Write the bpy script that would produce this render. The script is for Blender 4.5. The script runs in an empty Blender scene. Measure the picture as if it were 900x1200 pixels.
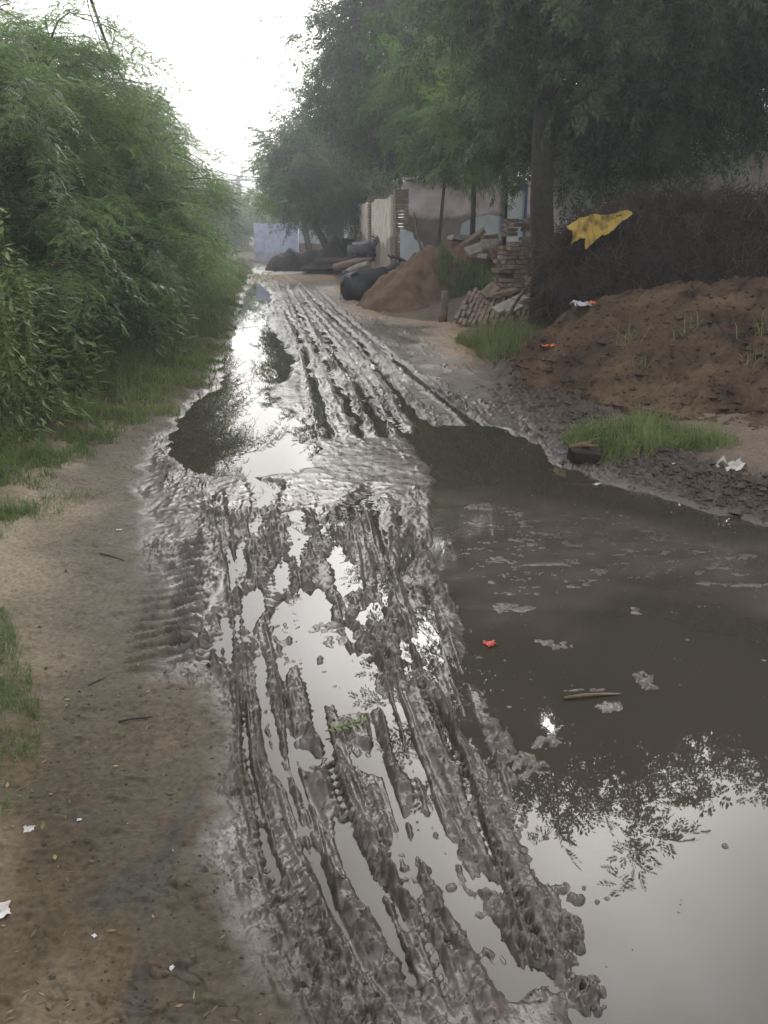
import bpy, math, random
import numpy as np
from mathutils import Vector, Matrix
R = math.radians
scene = bpy.context.scene
COL = scene.collection

# ------------------------------------------------------------------ camera
F_PX, HOR, EYE = 942.0, 268.0, 1.55
PITCH = math.atan((600 - HOR) / F_PX)
cam_d = bpy.data.cameras.new("camera")
cam_d.sensor_fit = 'VERTICAL'
cam_d.sensor_height = 24.0
cam_d.lens = 24.0 * F_PX / 1200.0
cam_d.clip_start = 0.05
cam_d.clip_end = 2000
cam = bpy.data.objects.new("camera", cam_d)
cam.location = (0, 0, EYE)
cam.rotation_euler = (math.pi / 2 - PITCH, 0, 0)
COL.objects.link(cam)
scene.camera = cam

# ------------------------------------------------------------------ sky, sun, exposure
SUN_EL, SUN_AZ = R(33.6), R(13.5)
SUN = Vector((math.sin(SUN_AZ) * math.cos(SUN_EL), math.cos(SUN_AZ) * math.cos(SUN_EL), math.sin(SUN_EL)))
world = bpy.data.worlds.new("World")
scene.world = world
world.use_nodes = True
nt = world.node_tree
nt.nodes.clear()
def N(tree, typ, **kw):
    n = tree.nodes.new(typ)
    for k, v in kw.items():
        setattr(n, k, v)
    return n
sky = N(nt, 'ShaderNodeTexSky')
sky.sky_type = 'NISHITA'
sky.sun_disc = False
sky.sun_elevation = SUN_EL
sky.sun_rotation = SUN_AZ
sky.dust_density = 6.0
sky.air_density = 1.2
sky.ozone_density = 1.0
hs = N(nt, 'ShaderNodeHueSaturation')
hs.inputs['Saturation'].default_value = 0.35
nt.links.new(sky.outputs[0], hs.inputs['Color'])
# thin bright overcast: the veil of cloud is brightest round the hidden sun
tc = N(nt, 'ShaderNodeTexCoord')
dot = N(nt, 'ShaderNodeVectorMath', operation='DOT_PRODUCT')
nt.links.new(tc.outputs['Generated'], dot.inputs[0])
dot.inputs[1].default_value = SUN
mx = N(nt, 'ShaderNodeMath', operation='MAXIMUM'); mx.inputs[1].default_value = 0.0
nt.links.new(dot.outputs['Value'], mx.inputs[0])
pw = N(nt, 'ShaderNodeMath', operation='POWER'); pw.inputs[1].default_value = 16.0
nt.links.new(mx.outputs[0], pw.inputs[0])
cn = N(nt, 'ShaderNodeTexNoise'); cn.inputs['Scale'].default_value = 3.4; cn.inputs['Detail'].default_value = 6.0
nt.links.new(tc.outputs['Generated'], cn.inputs['Vector'])
cr = N(nt, 'ShaderNodeMapRange'); cr.inputs[1].default_value = 0.3; cr.inputs[2].default_value = 0.72
cr.inputs[3].default_value = 0.36; cr.inputs[4].default_value = 1.26
nt.links.new(cn.outputs['Fac'], cr.inputs[0])
gm = N(nt, 'ShaderNodeMath', operation='MULTIPLY'); gm.inputs[1].default_value = 44.0   # veil strength
nt.links.new(pw.outputs[0], gm.inputs[0])
gb = N(nt, 'ShaderNodeMath', operation='ADD'); gb.inputs[1].default_value = 9.5
nt.links.new(gm.outputs[0], gb.inputs[0])
gc = N(nt, 'ShaderNodeMath', operation='MULTIPLY')
nt.links.new(gb.outputs[0], gc.inputs[0]); nt.links.new(cr.outputs[0], gc.inputs[1])
gv = N(nt, 'ShaderNodeVectorMath', operation='SCALE'); gv.inputs[0].default_value = (1.0, 0.992, 1.0)
nt.links.new(gc.outputs[0], gv.inputs['Scale'])
ad = N(nt, 'ShaderNodeVectorMath', operation='ADD')
nt.links.new(hs.outputs[0], ad.inputs[0]); nt.links.new(gv.outputs[0], ad.inputs[1])
bg = N(nt, 'ShaderNodeBackground'); bg.inputs['Strength'].default_value = 0.12
nt.links.new(ad.outputs[0], bg.inputs['Color'])
wo = N(nt, 'ShaderNodeOutputWorld')
nt.links.new(bg.outputs[0], wo.inputs['Surface'])

sun_d = bpy.data.lights.new("sun", 'SUN')
sun_d.energy = 0.8
sun_d.angle = R(.6)
sun_d.color = (1.0, 0.95, 0.88)
sun = bpy.data.objects.new("sun", sun_d)
sun.rotation_euler = SUN.to_track_quat('Z', 'Y').to_euler()
sun.location = SUN * 60
COL.objects.link(sun)
vs = scene.view_settings
vs.view_transform = 'Standard'; vs.look = 'None'; vs.gamma = 1.0; vs.use_curve_mapping = False
vs.exposure = 0.33
cy = scene.cycles
cy.use_denoising = True
cy.max_bounces = 6; cy.diffuse_bounces = 3; cy.glossy_bounces = 3; cy.transmission_bounces = 3
cy.transparent_max_bounces = 4; cy.volume_bounces = 0
cy.sample_clamp_indirect = 8.0
cy.caustics_reflective = False; cy.caustics_refractive = False

# ------------------------------------------------------------------ pixel measurement -> world
CP, SP = math.cos(PITCH), math.sin(PITCH)
def ray(px, py):
    dy = py - 600.0
    return px - 450.0, F_PX * CP - dy * SP, -F_PX * SP - dy * CP
def gp(px, py, z=0.0):
    a, b, c = ray(px, py); t = (z - EYE) / c
    return (a * t, b * t)
def at(px, py, Y):
    a, b, c = ray(px, py); t = Y / b
    return Vector((a * t, Y, EYE + c * t))
def gpl(pts, z=0.0):
    return np.array([gp(*p, z) for p in pts])

# ------------------------------------------------------------------ noise
_rs = np.random.RandomState(7)
_perm = np.concatenate([_rs.permutation(256)] * 3)
_ga = _rs.rand(256) * 2 * np.pi
_gx, _gy = np.cos(_ga), np.sin(_ga)
def pn(x, y, seed=0):
    x = np.asarray(x, float) + seed * 17.31; y = np.asarray(y, float) - seed * 9.77
    xi = np.floor(x).astype(np.int64); yi = np.floor(y).astype(np.int64)
    xf = x - xi; yf = y - yi
    u = xf * xf * xf * (xf * (xf * 6 - 15) + 10); v = yf * yf * yf * (yf * (yf * 6 - 15) + 10)
    xi &= 255; yi &= 255; x1 = (xi + 1) & 255; y1 = (yi + 1) & 255
    def g(a, b, fx, fy):
        h = _perm[_perm[a] + b]
        return _gx[h] * fx + _gy[h] * fy
    n00 = g(xi, yi, xf, yf); n10 = g(x1, yi, xf - 1, yf); n01 = g(xi, y1, xf, yf - 1); n11 = g(x1, y1, xf - 1, yf - 1)
    a = n00 + u * (n10 - n00); b = n01 + u * (n11 - n01)
    return (a + v * (b - a)) * 1.5
def fbm(x, y, o=4, seed=0, gain=0.5):
    s = 0.0; a = 1.0; f = 1.0
    for i in range(o):
        s = s + a * pn(x * f, y * f, seed + i); a *= gain; f *= 2.03
    return s
def billow(x, y, o=3, seed=0):
    s = 0.0; a = 1.0; f = 1.0
    for i in range(o):
        s = s + a * (1 - np.abs(pn(x * f, y * f, seed + i)) * 2); a *= 0.5; f *= 2.1
    return s
def sst(a, b, x):
    t = np.clip((x - a) / (b - a), 0, 1)
    return t * t * (3 - 2 * t)
def seg_dist(x, y, P, closed=False):
    """distance to a polyline and the length along it of the nearest point, signed side"""
    n = len(P); best = np.full(x.shape, 1e9); along = np.zeros(x.shape); side = np.zeros(x.shape); acc = 0.0
    for i in range(n if closed else n - 1):
        a = P[i]; b = P[(i + 1) % n]; d = b - a; L2 = d @ d + 1e-12; L = math.sqrt(L2)
        t = np.clip(((x - a[0]) * d[0] + (y - a[1]) * d[1]) / L2, 0, 1)
        ex = x - a[0] - t * d[0]; ey = y - a[1] - t * d[1]
        q = ex * ex + ey * ey; m = q < best
        best = np.where(m, q, best); along = np.where(m, acc + t * L, along)
        side = np.where(m, np.sign(d[0] * ey - d[1] * ex), side)
        acc += L
    return np.sqrt(best), along, side, acc
def inside(x, y, P):
    r = np.zeros(x.shape, bool); n = len(P)
    for i in range(n):
        a = P[i]; b = P[(i + 1) % n]
        if a[1] == b[1]: continue
        c = (a[1] > y) != (b[1] > y)
        r ^= c & (x < (b[0] - a[0]) * (y - a[1]) / (b[1] - a[1]) + a[0])
    return r
def sdf(x, y, P):
    d = seg_dist(x, y, P, True)[0]
    return np.where(inside(x, y, P), -d, d)

# ------------------------------------------------------------------ mesh helpers
def link(o, parent=None):
    COL.objects.link(o)
    if parent: o.parent = parent
    return o
def mesh_np(name, V, F, mat, parent=None, smooth=True, attrs=None, loc=(0, 0, 0), col=None, flat_faces=None):
    V = np.ascontiguousarray(V, np.float32)
    me = bpy.data.meshes.new(name)
    Fs = F if isinstance(F, (list, tuple)) else [F]
    Fs = [np.asarray(f, np.int32) for f in Fs if len(f)]
    tot = np.concatenate([np.full(len(f), f.shape[1], np.int32) for f in Fs])
    idx = np.concatenate([f.ravel() for f in Fs])
    st = np.concatenate([[0], np.cumsum(tot)[:-1]]).astype(np.int32)
    me.vertices.add(len(V)); me.vertices.foreach_set('co', V.ravel())
    me.loops.add(len(idx)); me.loops.foreach_set('vertex_index', idx)
    me.polygons.add(len(tot)); me.polygons.foreach_set('loop_start', st)
    me.polygons.foreach_set('use_smooth', np.full(len(tot), bool(smooth)))
    me.update(calc_edges=True)
    for k, v in (attrs or {}).items():
        a = me.attributes.new(k, 'FLOAT', 'POINT'); a.data.foreach_set('value', np.ascontiguousarray(v, np.float32))
    if col is not None:
        a = me.attributes.new('col', 'FLOAT_COLOR', 'POINT')
        c4 = np.ones((len(V), 4), np.float32); c4[:, :3] = col
        a.data.foreach_set('color', c4.ravel())
    if mat: me.materials.append(mat)
    o = bpy.data.objects.new(name, me)
    o.location = loc
    return link(o, parent)
def tag(o, label=None, cat=None, group=None, kind=None):
    if label: o['label'] = label
    if cat: o['category'] = cat
    if group: o['group'] = group
    if kind: o['kind'] = kind
    return o
def empty(name, loc, rz=0.0, label=None, cat=None, group=None):
    o = bpy.data.objects.new(name, None); o.empty_display_size = 0.2
    o.location = loc; o.rotation_euler = (0, 0, rz)
    link(o)
    return tag(o, label, cat, group)
class MB:
    """collects small solids into one mesh"""
    def __init__(self): self.V = []; self.F = []; self.n = 0; self.T = []
    def add(self, V, F):
        V = np.asarray(V, float); self.V.append(V)
        for f in F: self.F.append([i + self.n for i in f])
        self.n += len(V); return self
    def box(self, c, s, rot=None, jit=0.0, rng=None):
        v = np.array([[x, y, z] for x in (-.5, .5) for y in (-.5, .5) for z in (-.5, .5)]) * np.array(s)
        if jit: v += rng.normal(0, jit, v.shape)
        if rot is not None: v = v @ np.array(rot).T
        return self.add(v + np.array(c), [(0, 1, 3, 2), (4, 6, 7, 5), (0, 4, 5, 1), (2, 3, 7, 6), (0, 2, 6, 4), (1, 5, 7, 3)])
    def tube(self, P, r, k=6, cap=True):
        P = [Vector(p) for p in P]; n = len(P)
        rr = r if hasattr(r, '__len__') else [r] * n
        V = []; prev = None
        for i in range(n):
            t = (P[min(i + 1, n - 1)] - P[max(i - 1, 0)]).normalized()
            if prev is None:
                a = t.cross(Vector((0.3, 0.1, 1)) if abs(t.z) < .95 else Vector((1, 0, 0))).normalized()
            else:
                a = (prev - t * prev.dot(t)).normalized()
            prev = a; b = t.cross(a)
            for j in range(k):
                q = 2 * math.pi * j / k
                V.append(P[i] + (a * math.cos(q) + b * math.sin(q)) * rr[i])
        F = [(i * k + j, i * k + (j + 1) % k, (i + 1) * k + (j + 1) % k, (i + 1) * k + j) for i in range(n - 1) for j in range(k)]
        if cap: F += [tuple(reversed(range(k))), tuple((n - 1) * k + j for j in range(k))]
        return self.add([tuple(v) for v in V], F)
    def build(self, name, mat, parent=None, smooth=False, bevel=0.0):
        me = bpy.data.meshes.new(name)
        V = np.concatenate(self.V)
        me.from_pydata([tuple(v) for v in V], [], self.F)
        if smooth: me.polygons.foreach_set('use_smooth', np.ones(len(me.polygons), bool))
        me.materials.append(mat)
        o = link(bpy.data.objects.new(name, me), parent)
        if bevel:
            m = o.modifiers.new('bevel', 'BEVEL'); m.width = bevel; m.segments = 2
        return o
def rotm(x=0, y=0, z=0):
    from mathutils import Euler
    return np.array(Euler((x, y, z)).to_matrix())

# ------------------------------------------------------------------ materials
def new_mat(name):
    m = bpy.data.materials.new(name); m.use_nodes = True
    t = m.node_tree
    return m, t, t.nodes['Principled BSDF']
def noise_mat(name, c1, c2, scale=8.0, rough=0.85, bump=0.3, bscale=None, detail=6.0, spec=0.3, rough2=None, dist=0.02):
    m, t, p = new_mat(name)
    tcn = N(t, 'ShaderNodeTexCoord')
    n1 = N(t, 'ShaderNodeTexNoise'); n1.inputs['Scale'].default_value = scale; n1.inputs['Detail'].default_value = detail
    t.links.new(tcn.outputs['Object'], n1.inputs['Vector'])
    r = N(t, 'ShaderNodeValToRGB'); r.color_ramp.elements[0].position = .32; r.color_ramp.elements[1].position = .68
    r.color_ramp.elements[0].color = (*c1, 1); r.color_ramp.elements[1].color = (*c2, 1)
    t.links.new(n1.outputs['Fac'], r.inputs[0]); t.links.new(r.outputs[0], p.inputs['Base Color'])
    p.inputs['Roughness'].default_value = rough; p.inputs['Specular IOR Level'].default_value = spec
    if bump:
        n2 = N(t, 'ShaderNodeTexNoise'); n2.inputs['Scale'].default_value = bscale or scale * 4; n2.inputs['Detail'].default_value = 8
        t.links.new(tcn.outputs['Object'], n2.inputs['Vector'])
        b = N(t, 'ShaderNodeBump'); b.inputs['Strength'].default_value = bump; b.inputs['Distance'].default_value = dist
        t.links.new(n2.outputs['Fac'], b.inputs['Height']); t.links.new(b.outputs[0], p.inputs['Normal'])
    return m
def leaf_mat(name, dark, mid, light, trans=0.35, rough=0.5):
    m, t, p = new_mat(name)
    a = N(t, 'ShaderNodeAttribute'); a.attribute_name = 'tint'
    r = N(t, 'ShaderNodeValToRGB')
    r.color_ramp.elements[0].color = (*dark, 1); r.color_ramp.elements[1].color = (*light, 1)
    e = r.color_ramp.elements.new(.55); e.color = (*mid, 1)
    t.links.new(a.outputs['Fac'], r.inputs[0]); t.links.new(r.outputs[0], p.inputs['Base Color'])
    p.inputs['Roughness'].default_value = rough; p.inputs['Specular IOR Level'].default_value = .35
    tr = N(t, 'ShaderNodeBsdfTranslucent')
    hs = N(t, 'ShaderNodeHueSaturation'); hs.inputs['Saturation'].default_value = 1.15; hs.inputs['Value'].default_value = 1.5
    t.links.new(r.outputs[0], hs.inputs['Color']); t.links.new(hs.outputs[0], tr.inputs['Color'])
    mixn = N(t, 'ShaderNodeMixShader'); mixn.inputs[0].default_value = trans
    t.links.new(p.outputs[0], mixn.inputs[1]); t.links.new(tr.outputs[0], mixn.inputs[2])
    t.links.new(mixn.outputs[0], t.nodes['Material Output'].inputs['Surface'])
    return m
M = {}
M['neem'] = leaf_mat('neem_leaf', (.021, .040, .017), (.042, .072, .026), (.125, .17, .046), .40)
M['neem_light'] = leaf_mat('young_leaf', (.05, .095, .024), (.085, .15, .032), (.16, .24, .05), .45)
M['thorn'] = leaf_mat('thorn_bush_leaf', (.05, .088, .038), (.105, .16, .06), (.20, .26, .095), .5)
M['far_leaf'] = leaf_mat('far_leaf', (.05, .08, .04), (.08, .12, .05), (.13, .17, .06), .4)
M['weed'] = leaf_mat('weed_leaf', (.07, .105, .042), (.115, .155, .06), (.19, .22, .09), .45)
M['grass'] = leaf_mat('grass_blade', (.075, .11, .040), (.12, .155, .058), (.25, .25, .12), .35)
M['bark'] = noise_mat('bark', (.035, .028, .022), (.085, .07, .056), 14, .9, .6, 40)
M['bark_dark'] = noise_mat('dark_bark', (.018, .014, .011), (.05, .04, .032), 14, .9, .6, 40)
M['twig'] = noise_mat('dry_twig', (.011, .008, .006), (.074, .054, .034), 5, .9, 0)
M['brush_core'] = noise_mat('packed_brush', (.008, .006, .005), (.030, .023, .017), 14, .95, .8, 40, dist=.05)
M['twig_pale'] = noise_mat('pale_twig', (.05, .042, .034), (.14, .12, .10), 3, .9, 0)
M['soil'] = noise_mat('dug_soil', (.024, .016, .011), (.108, .071, .044), 2.2, .95, .9, 24, spec=.15, dist=.04, detail=9)
M['crumb'] = noise_mat('mud_crumb', (.03, .025, .02), (.075, .06, .048), 40, .8, 0, spec=.2)
M['berm'] = noise_mat('wet_clod', (.034, .026, .021), (.075, .057, .045), 12, .7, .5, 40, spec=.3)
M['scum'] = noise_mat('scum', (.06, .05, .04), (.18, .16, .14), 30, .7, 0)
M['dung'] = noise_mat('dark_dung', (.014, .011, .010), (.04, .032, .028), 5, .9, .7, 25, spec=.2)
M['brick'] = noise_mat('old_brick', (.11, .07, .05), (.22, .155, .115), 9, .9, .5, 50, spec=.2)
M['brick_dusty'] = noise_mat('dusty_brick', (.14, .10, .075), (.26, .20, .155), 9, .9, .5, 50, spec=.2)
M['stone'] = noise_mat('grey_stone', (.2, .18, .155), (.36, .33, .29), 8, .9, .4, 40)
M['wood'] = noise_mat('weathered_wood', (.10, .075, .05), (.21, .16, .11), 10, .85, .4, 60)
M['wire'] = noise_mat('cable_rubber', (.012, .012, .013), (.025, .025, .026), 5, .6, 0)
M['concrete'] = noise_mat('pole_concrete', (.22, .21, .2), (.32, .31, .3), 8, .9, .2)

# ------------------------------------------------------------------ ground
ROAD = gpl([(330, 1330), (292, 1180), (250, 1040), (232, 900), (190, 800), (172, 700), (160, 640), (152, 580), (168, 520), (212, 474), (240, 444), (262, 400),
            (277, 350), (290, 320), (300, 308), (345, 306), (392, 314), (392, 326), (412, 352), (450, 374), (538, 384), (556, 420),
            (585, 455), (640, 488), (690, 535), (760, 566), (830, 590), (900, 606), (1010, 640), (1250, 760), (1900, 1330)])
PUD = gpl([(470, 508), (520, 499), (575, 501), (622, 516), (652, 545), (705, 566), (765, 582), (830, 602), (900, 618), (1010, 655), (1250, 790), (1800, 1330),
           (800, 1330), (735, 1240), (690, 1180), (668, 1110), (628, 1030), (600, 965), (612, 905), (596, 860), (562, 790), (530, 700), (506, 630), (515, 565), (492, 525)])
SHOAL = gpl([(520, 585), (570, 575), (660, 590), (760, 610), (900, 640), (1000, 700), (905, 712), (800, 690), (720, 695), (660, 715), (600, 740), (552, 735), (528, 680), (510, 620)])
LPUD = gpl([(198, 508), (222, 478), (258, 452), (262, 420), (277, 372), (290, 340), (302, 330), (318, 345), (314, 380), (332, 405), (345, 420), (334, 445),
            (312, 462), (334, 480), (364, 500), (374, 530), (352, 554), (320, 556), (290, 560), (240, 556), (210, 538)])
STRIPS = [gpl(s) for s in (
    [(348, 690), (374, 688), (398, 735), (440, 790), (447, 832), (405, 840), (372, 802), (352, 750)],
    [(472, 942), (494, 934), (540, 992), (578, 1040), (602, 1090), (640, 1160), (600, 1160), (542, 1082), (505, 1030), (482, 985)],
    [(322, 705), (334, 702), (342, 780), (330, 806), (322, 770)],
    [(336, 862), (352, 852), (372, 895), (366, 912), (346, 898)],
    [(384, 640), (404, 636), (418, 690), (408, 706), (392, 690)],
    [(336, 600), (356, 594), (362, 628), (346, 650), (336, 632)],
    [(420, 880), (446, 868), (458, 895), (446, 906), (428, 896)],
    [(288, 560), (330, 566), (322, 590), (298, 596)],
    [(494, 690), (504, 690), (512, 760), (500, 790), (492, 740)],
    [(470, 752), (484, 750), (488, 800), (474, 812)],
)]
RUTS = []   # points, half width, depth, lip, lug spacing
def rut(pts, w, d, lip, lug=0.0): RUTS.append((gpl(pts), w, d, lip, lug))
rut([(452, 566), (400, 608), (345, 655), (318, 690), (280, 730), (238, 800)], .07, .028, .060, .05)
rut([(500, 600), (455, 690), (425, 735), (400, 760)], .05, .024, .05)
rut([(330, 560), (300, 620), (262, 700), (240, 760)], .05, .02, .04)
rut([(250, 570), (268, 640), (296, 700), (302, 800), (332, 900), (400, 1000), (470, 1090), (560, 1220)], .042, .020, .040)
rut([(338, 690), (352, 770), (380, 850), (436, 910), (502, 1010), (562, 1100), (640, 1230)], .045, .018, .052)
rut([(404, 640), (426, 700), (452, 800), (476, 880), (520, 960)], .05, .022, .050)
rut([(470, 590), (482, 680), (505, 760), (560, 860), (585, 930)], .05, .022, .040)
rut([(512, 600), (530, 690), (570, 780), (605, 850), (640, 900)], .04, .014, .032, .04)
rut([(262, 860), (292, 980), (322, 1090), (372, 1220)], .040, .014, .012)
rut([(288, 860), (330, 990), (382, 1110), (440, 1220)], .024, .014, .022, .04)
rut([(372, 840), (420, 930), (470, 1010), (520, 1110), (560, 1180)], .030, .014, .030)
rut([(310, 880), (352, 980), (412, 1090), (480, 1220)], .026, .012, .026)
rut([(340, 900), (385, 990), (440, 1090), (520, 1220)], .022, .010, .022)
rut([(395, 880), (446, 980), (500, 1070), (560, 1150)], .022, .010, .024)
rut([(300, 600), (322, 660), (334, 700)], .05, .022, .034)
rut([(368, 590), (392, 640), (408, 700), (420, 760)], .04, .02, .036)
rut([(440, 580), (450, 640), (446, 700), (456, 760)], .045, .022, .042)
TREADS = [gpl([(232, 575), (226, 640), (220, 720), (205, 805)]), gpl([(200, 640), (182, 720), (168, 800), (150, 870)])]
rut([(176, 640), (190, 720), (180, 800), (150, 860)], .07, .006, .003, .10)
_rg = np.random.RandomState(19)
def rut_family(A, B, n, w, d, lip, jx, lug=.0):
    A = np.array(A, float); B = np.array(B, float)
    for i in range(n):
        f = (i + .5 + _rg.uniform(-.35, .35)) / n; k = np.arange(len(A)) / (len(A) - 1)
        ff = f + _rg.uniform(-.09, .09) * k + .03 * np.sin(k * 5 + i)
        P = A + (B - A) * ff[:, None]; P[:, 0] += _rg.normal(0, jx, len(A))
        i0 = _rg.randint(0, 3) if _rg.rand() < .6 else 0; i1 = len(A) - (_rg.randint(0, 3) if _rg.rand() < .5 else 0)
        if i1 - i0 < 3: i0, i1 = 0, len(A)
        rut([tuple(q) for q in P[i0:i1]], w * _rg.uniform(.6, 1.4), d * _rg.uniform(.6, 1.3), lip * _rg.uniform(.5, 1.4), lug if _rg.rand() < .25 else 0)
rut_family([(232, 590), (248, 700), (262, 800), (272, 900), (296, 1000), (332, 1100), (385, 1230)],
           [(478, 590), (498, 680), (536, 780), (576, 880), (612, 980), (652, 1080), (705, 1190)], 22, .017, .013, .022, 2.5, .035)
rut_family([(322, 335), (330, 365), (338, 400), (350, 450), (362, 520)], [(368, 336), (405, 365), (455, 405), (520, 455), (590, 510)], 10, .065, .030, .045, 2.0, .10)
rut([(322, 318), (338, 330), (352, 336)], .12, .03, .05)
BUMPS = []   # x, y, rx, ry, h
def lump(px, py, rx, ry, h): BUMPS.append((*gp(px, py), rx, ry, h))
for a in ((757, 795, .035, .07, .022), (715, 828, .045, .035, .015), (745, 716, .03, .04, .012), (690, 809, .085, .012, .012), (655, 755, .05, .04, .012),
          (640, 752, .04, .03, .01), (618, 895, .05, .06, .02), (645, 868, .05, .04, .014), (848, 990, .012, .02, .012), (640, 982, .012, .012, .012), (652, 984, .01, .012, .012),
          (590, 960, .05, .06, .03), (570, 930, .05, .06, .03), (600, 1010, .04, .05, .03), (622, 1060, .035, .04, .035), (640, 1052, .03, .03, .03),
          (664, 1095, .032, .05, .045), (655, 1125, .03, .035, .035), (690, 1162, .038, .036, .045), (660, 1040, .018, .02, .022), (676, 1052, .018, .02, .024),
          (662, 1072, .015, .018, .02), (700, 1058, .008, .01, .014), (686, 1042, .01, .01, .014), (545, 1000, .02, .03, .01), (575, 1060, .02, .02, .02),
          (530, 1040, .012, .014, .014), (560, 1075, .012, .014, .014), (425, 735, .03, .02, .012), (385, 735, .06, .05, .012), (390, 752, .05, .04, .01),
          (448, 745, .04, .12, .05), (455, 790, .035, .10, .05), (425, 700, .05, .06, .04), (355, 515, .03, .12, .03), (378, 505, .03, .10, .03)):
    lump(*a)
SMEARS = [(gpl([(232, 940), (205, 1000), (160, 1040), (118, 1085)]), .035, .75), (gpl([(205, 985), (185, 1050), (172, 1100), (165, 1210)]), .03, .7), (gpl([(240, 1000), (222, 1100), (215, 1210)]), .02, .4),
          (gpl([(130, 1128), (165, 1122)]), .015, .6), (gpl([(80, 985), (110, 975)]), .02, .4), (gpl([(100, 790), (60, 800)]), .02, .4)]
_fl = gpl([(640, 1260), (500, 1050), (436, 910), (380, 800), (345, 690), (330, 600), (340, 500), (345, 420), (335, 350), (322, 318), (316, 306)])
BERM = gpl([(585, 458), (640, 488), (690, 532), (760, 563), (830, 587), (900, 602), (1010, 635)], .03)
FILM = gpl([(262, 575), (318, 480), (322, 420), (352, 420), (400, 470), (480, 502), (512, 560), (500, 590), (430, 604), (340, 606), (280, 596)])
_cl = gpl([(640, 1230), (575, 1000), (505, 800), (455, 650), (425, 560), (395, 450), (378, 400), (345, 350), (325, 318), (320, 309)])
_le = gpl([(-80, 1230), (-60, 1120), (-30, 1010), (20, 950), (36, 870), (22, 800), (-4, 735), (-36, 680), (-4, 618), (60, 566), (110, 522), (200, 479), (240, 448), (264, 400), (279, 350), (292, 315), (299, 306)])
def Xc(y): return np.interp(y, _cl[:, 1], _cl[:, 0])
def XL(y): return np.interp(y, _le[:, 1], _le[:, 0])

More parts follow.
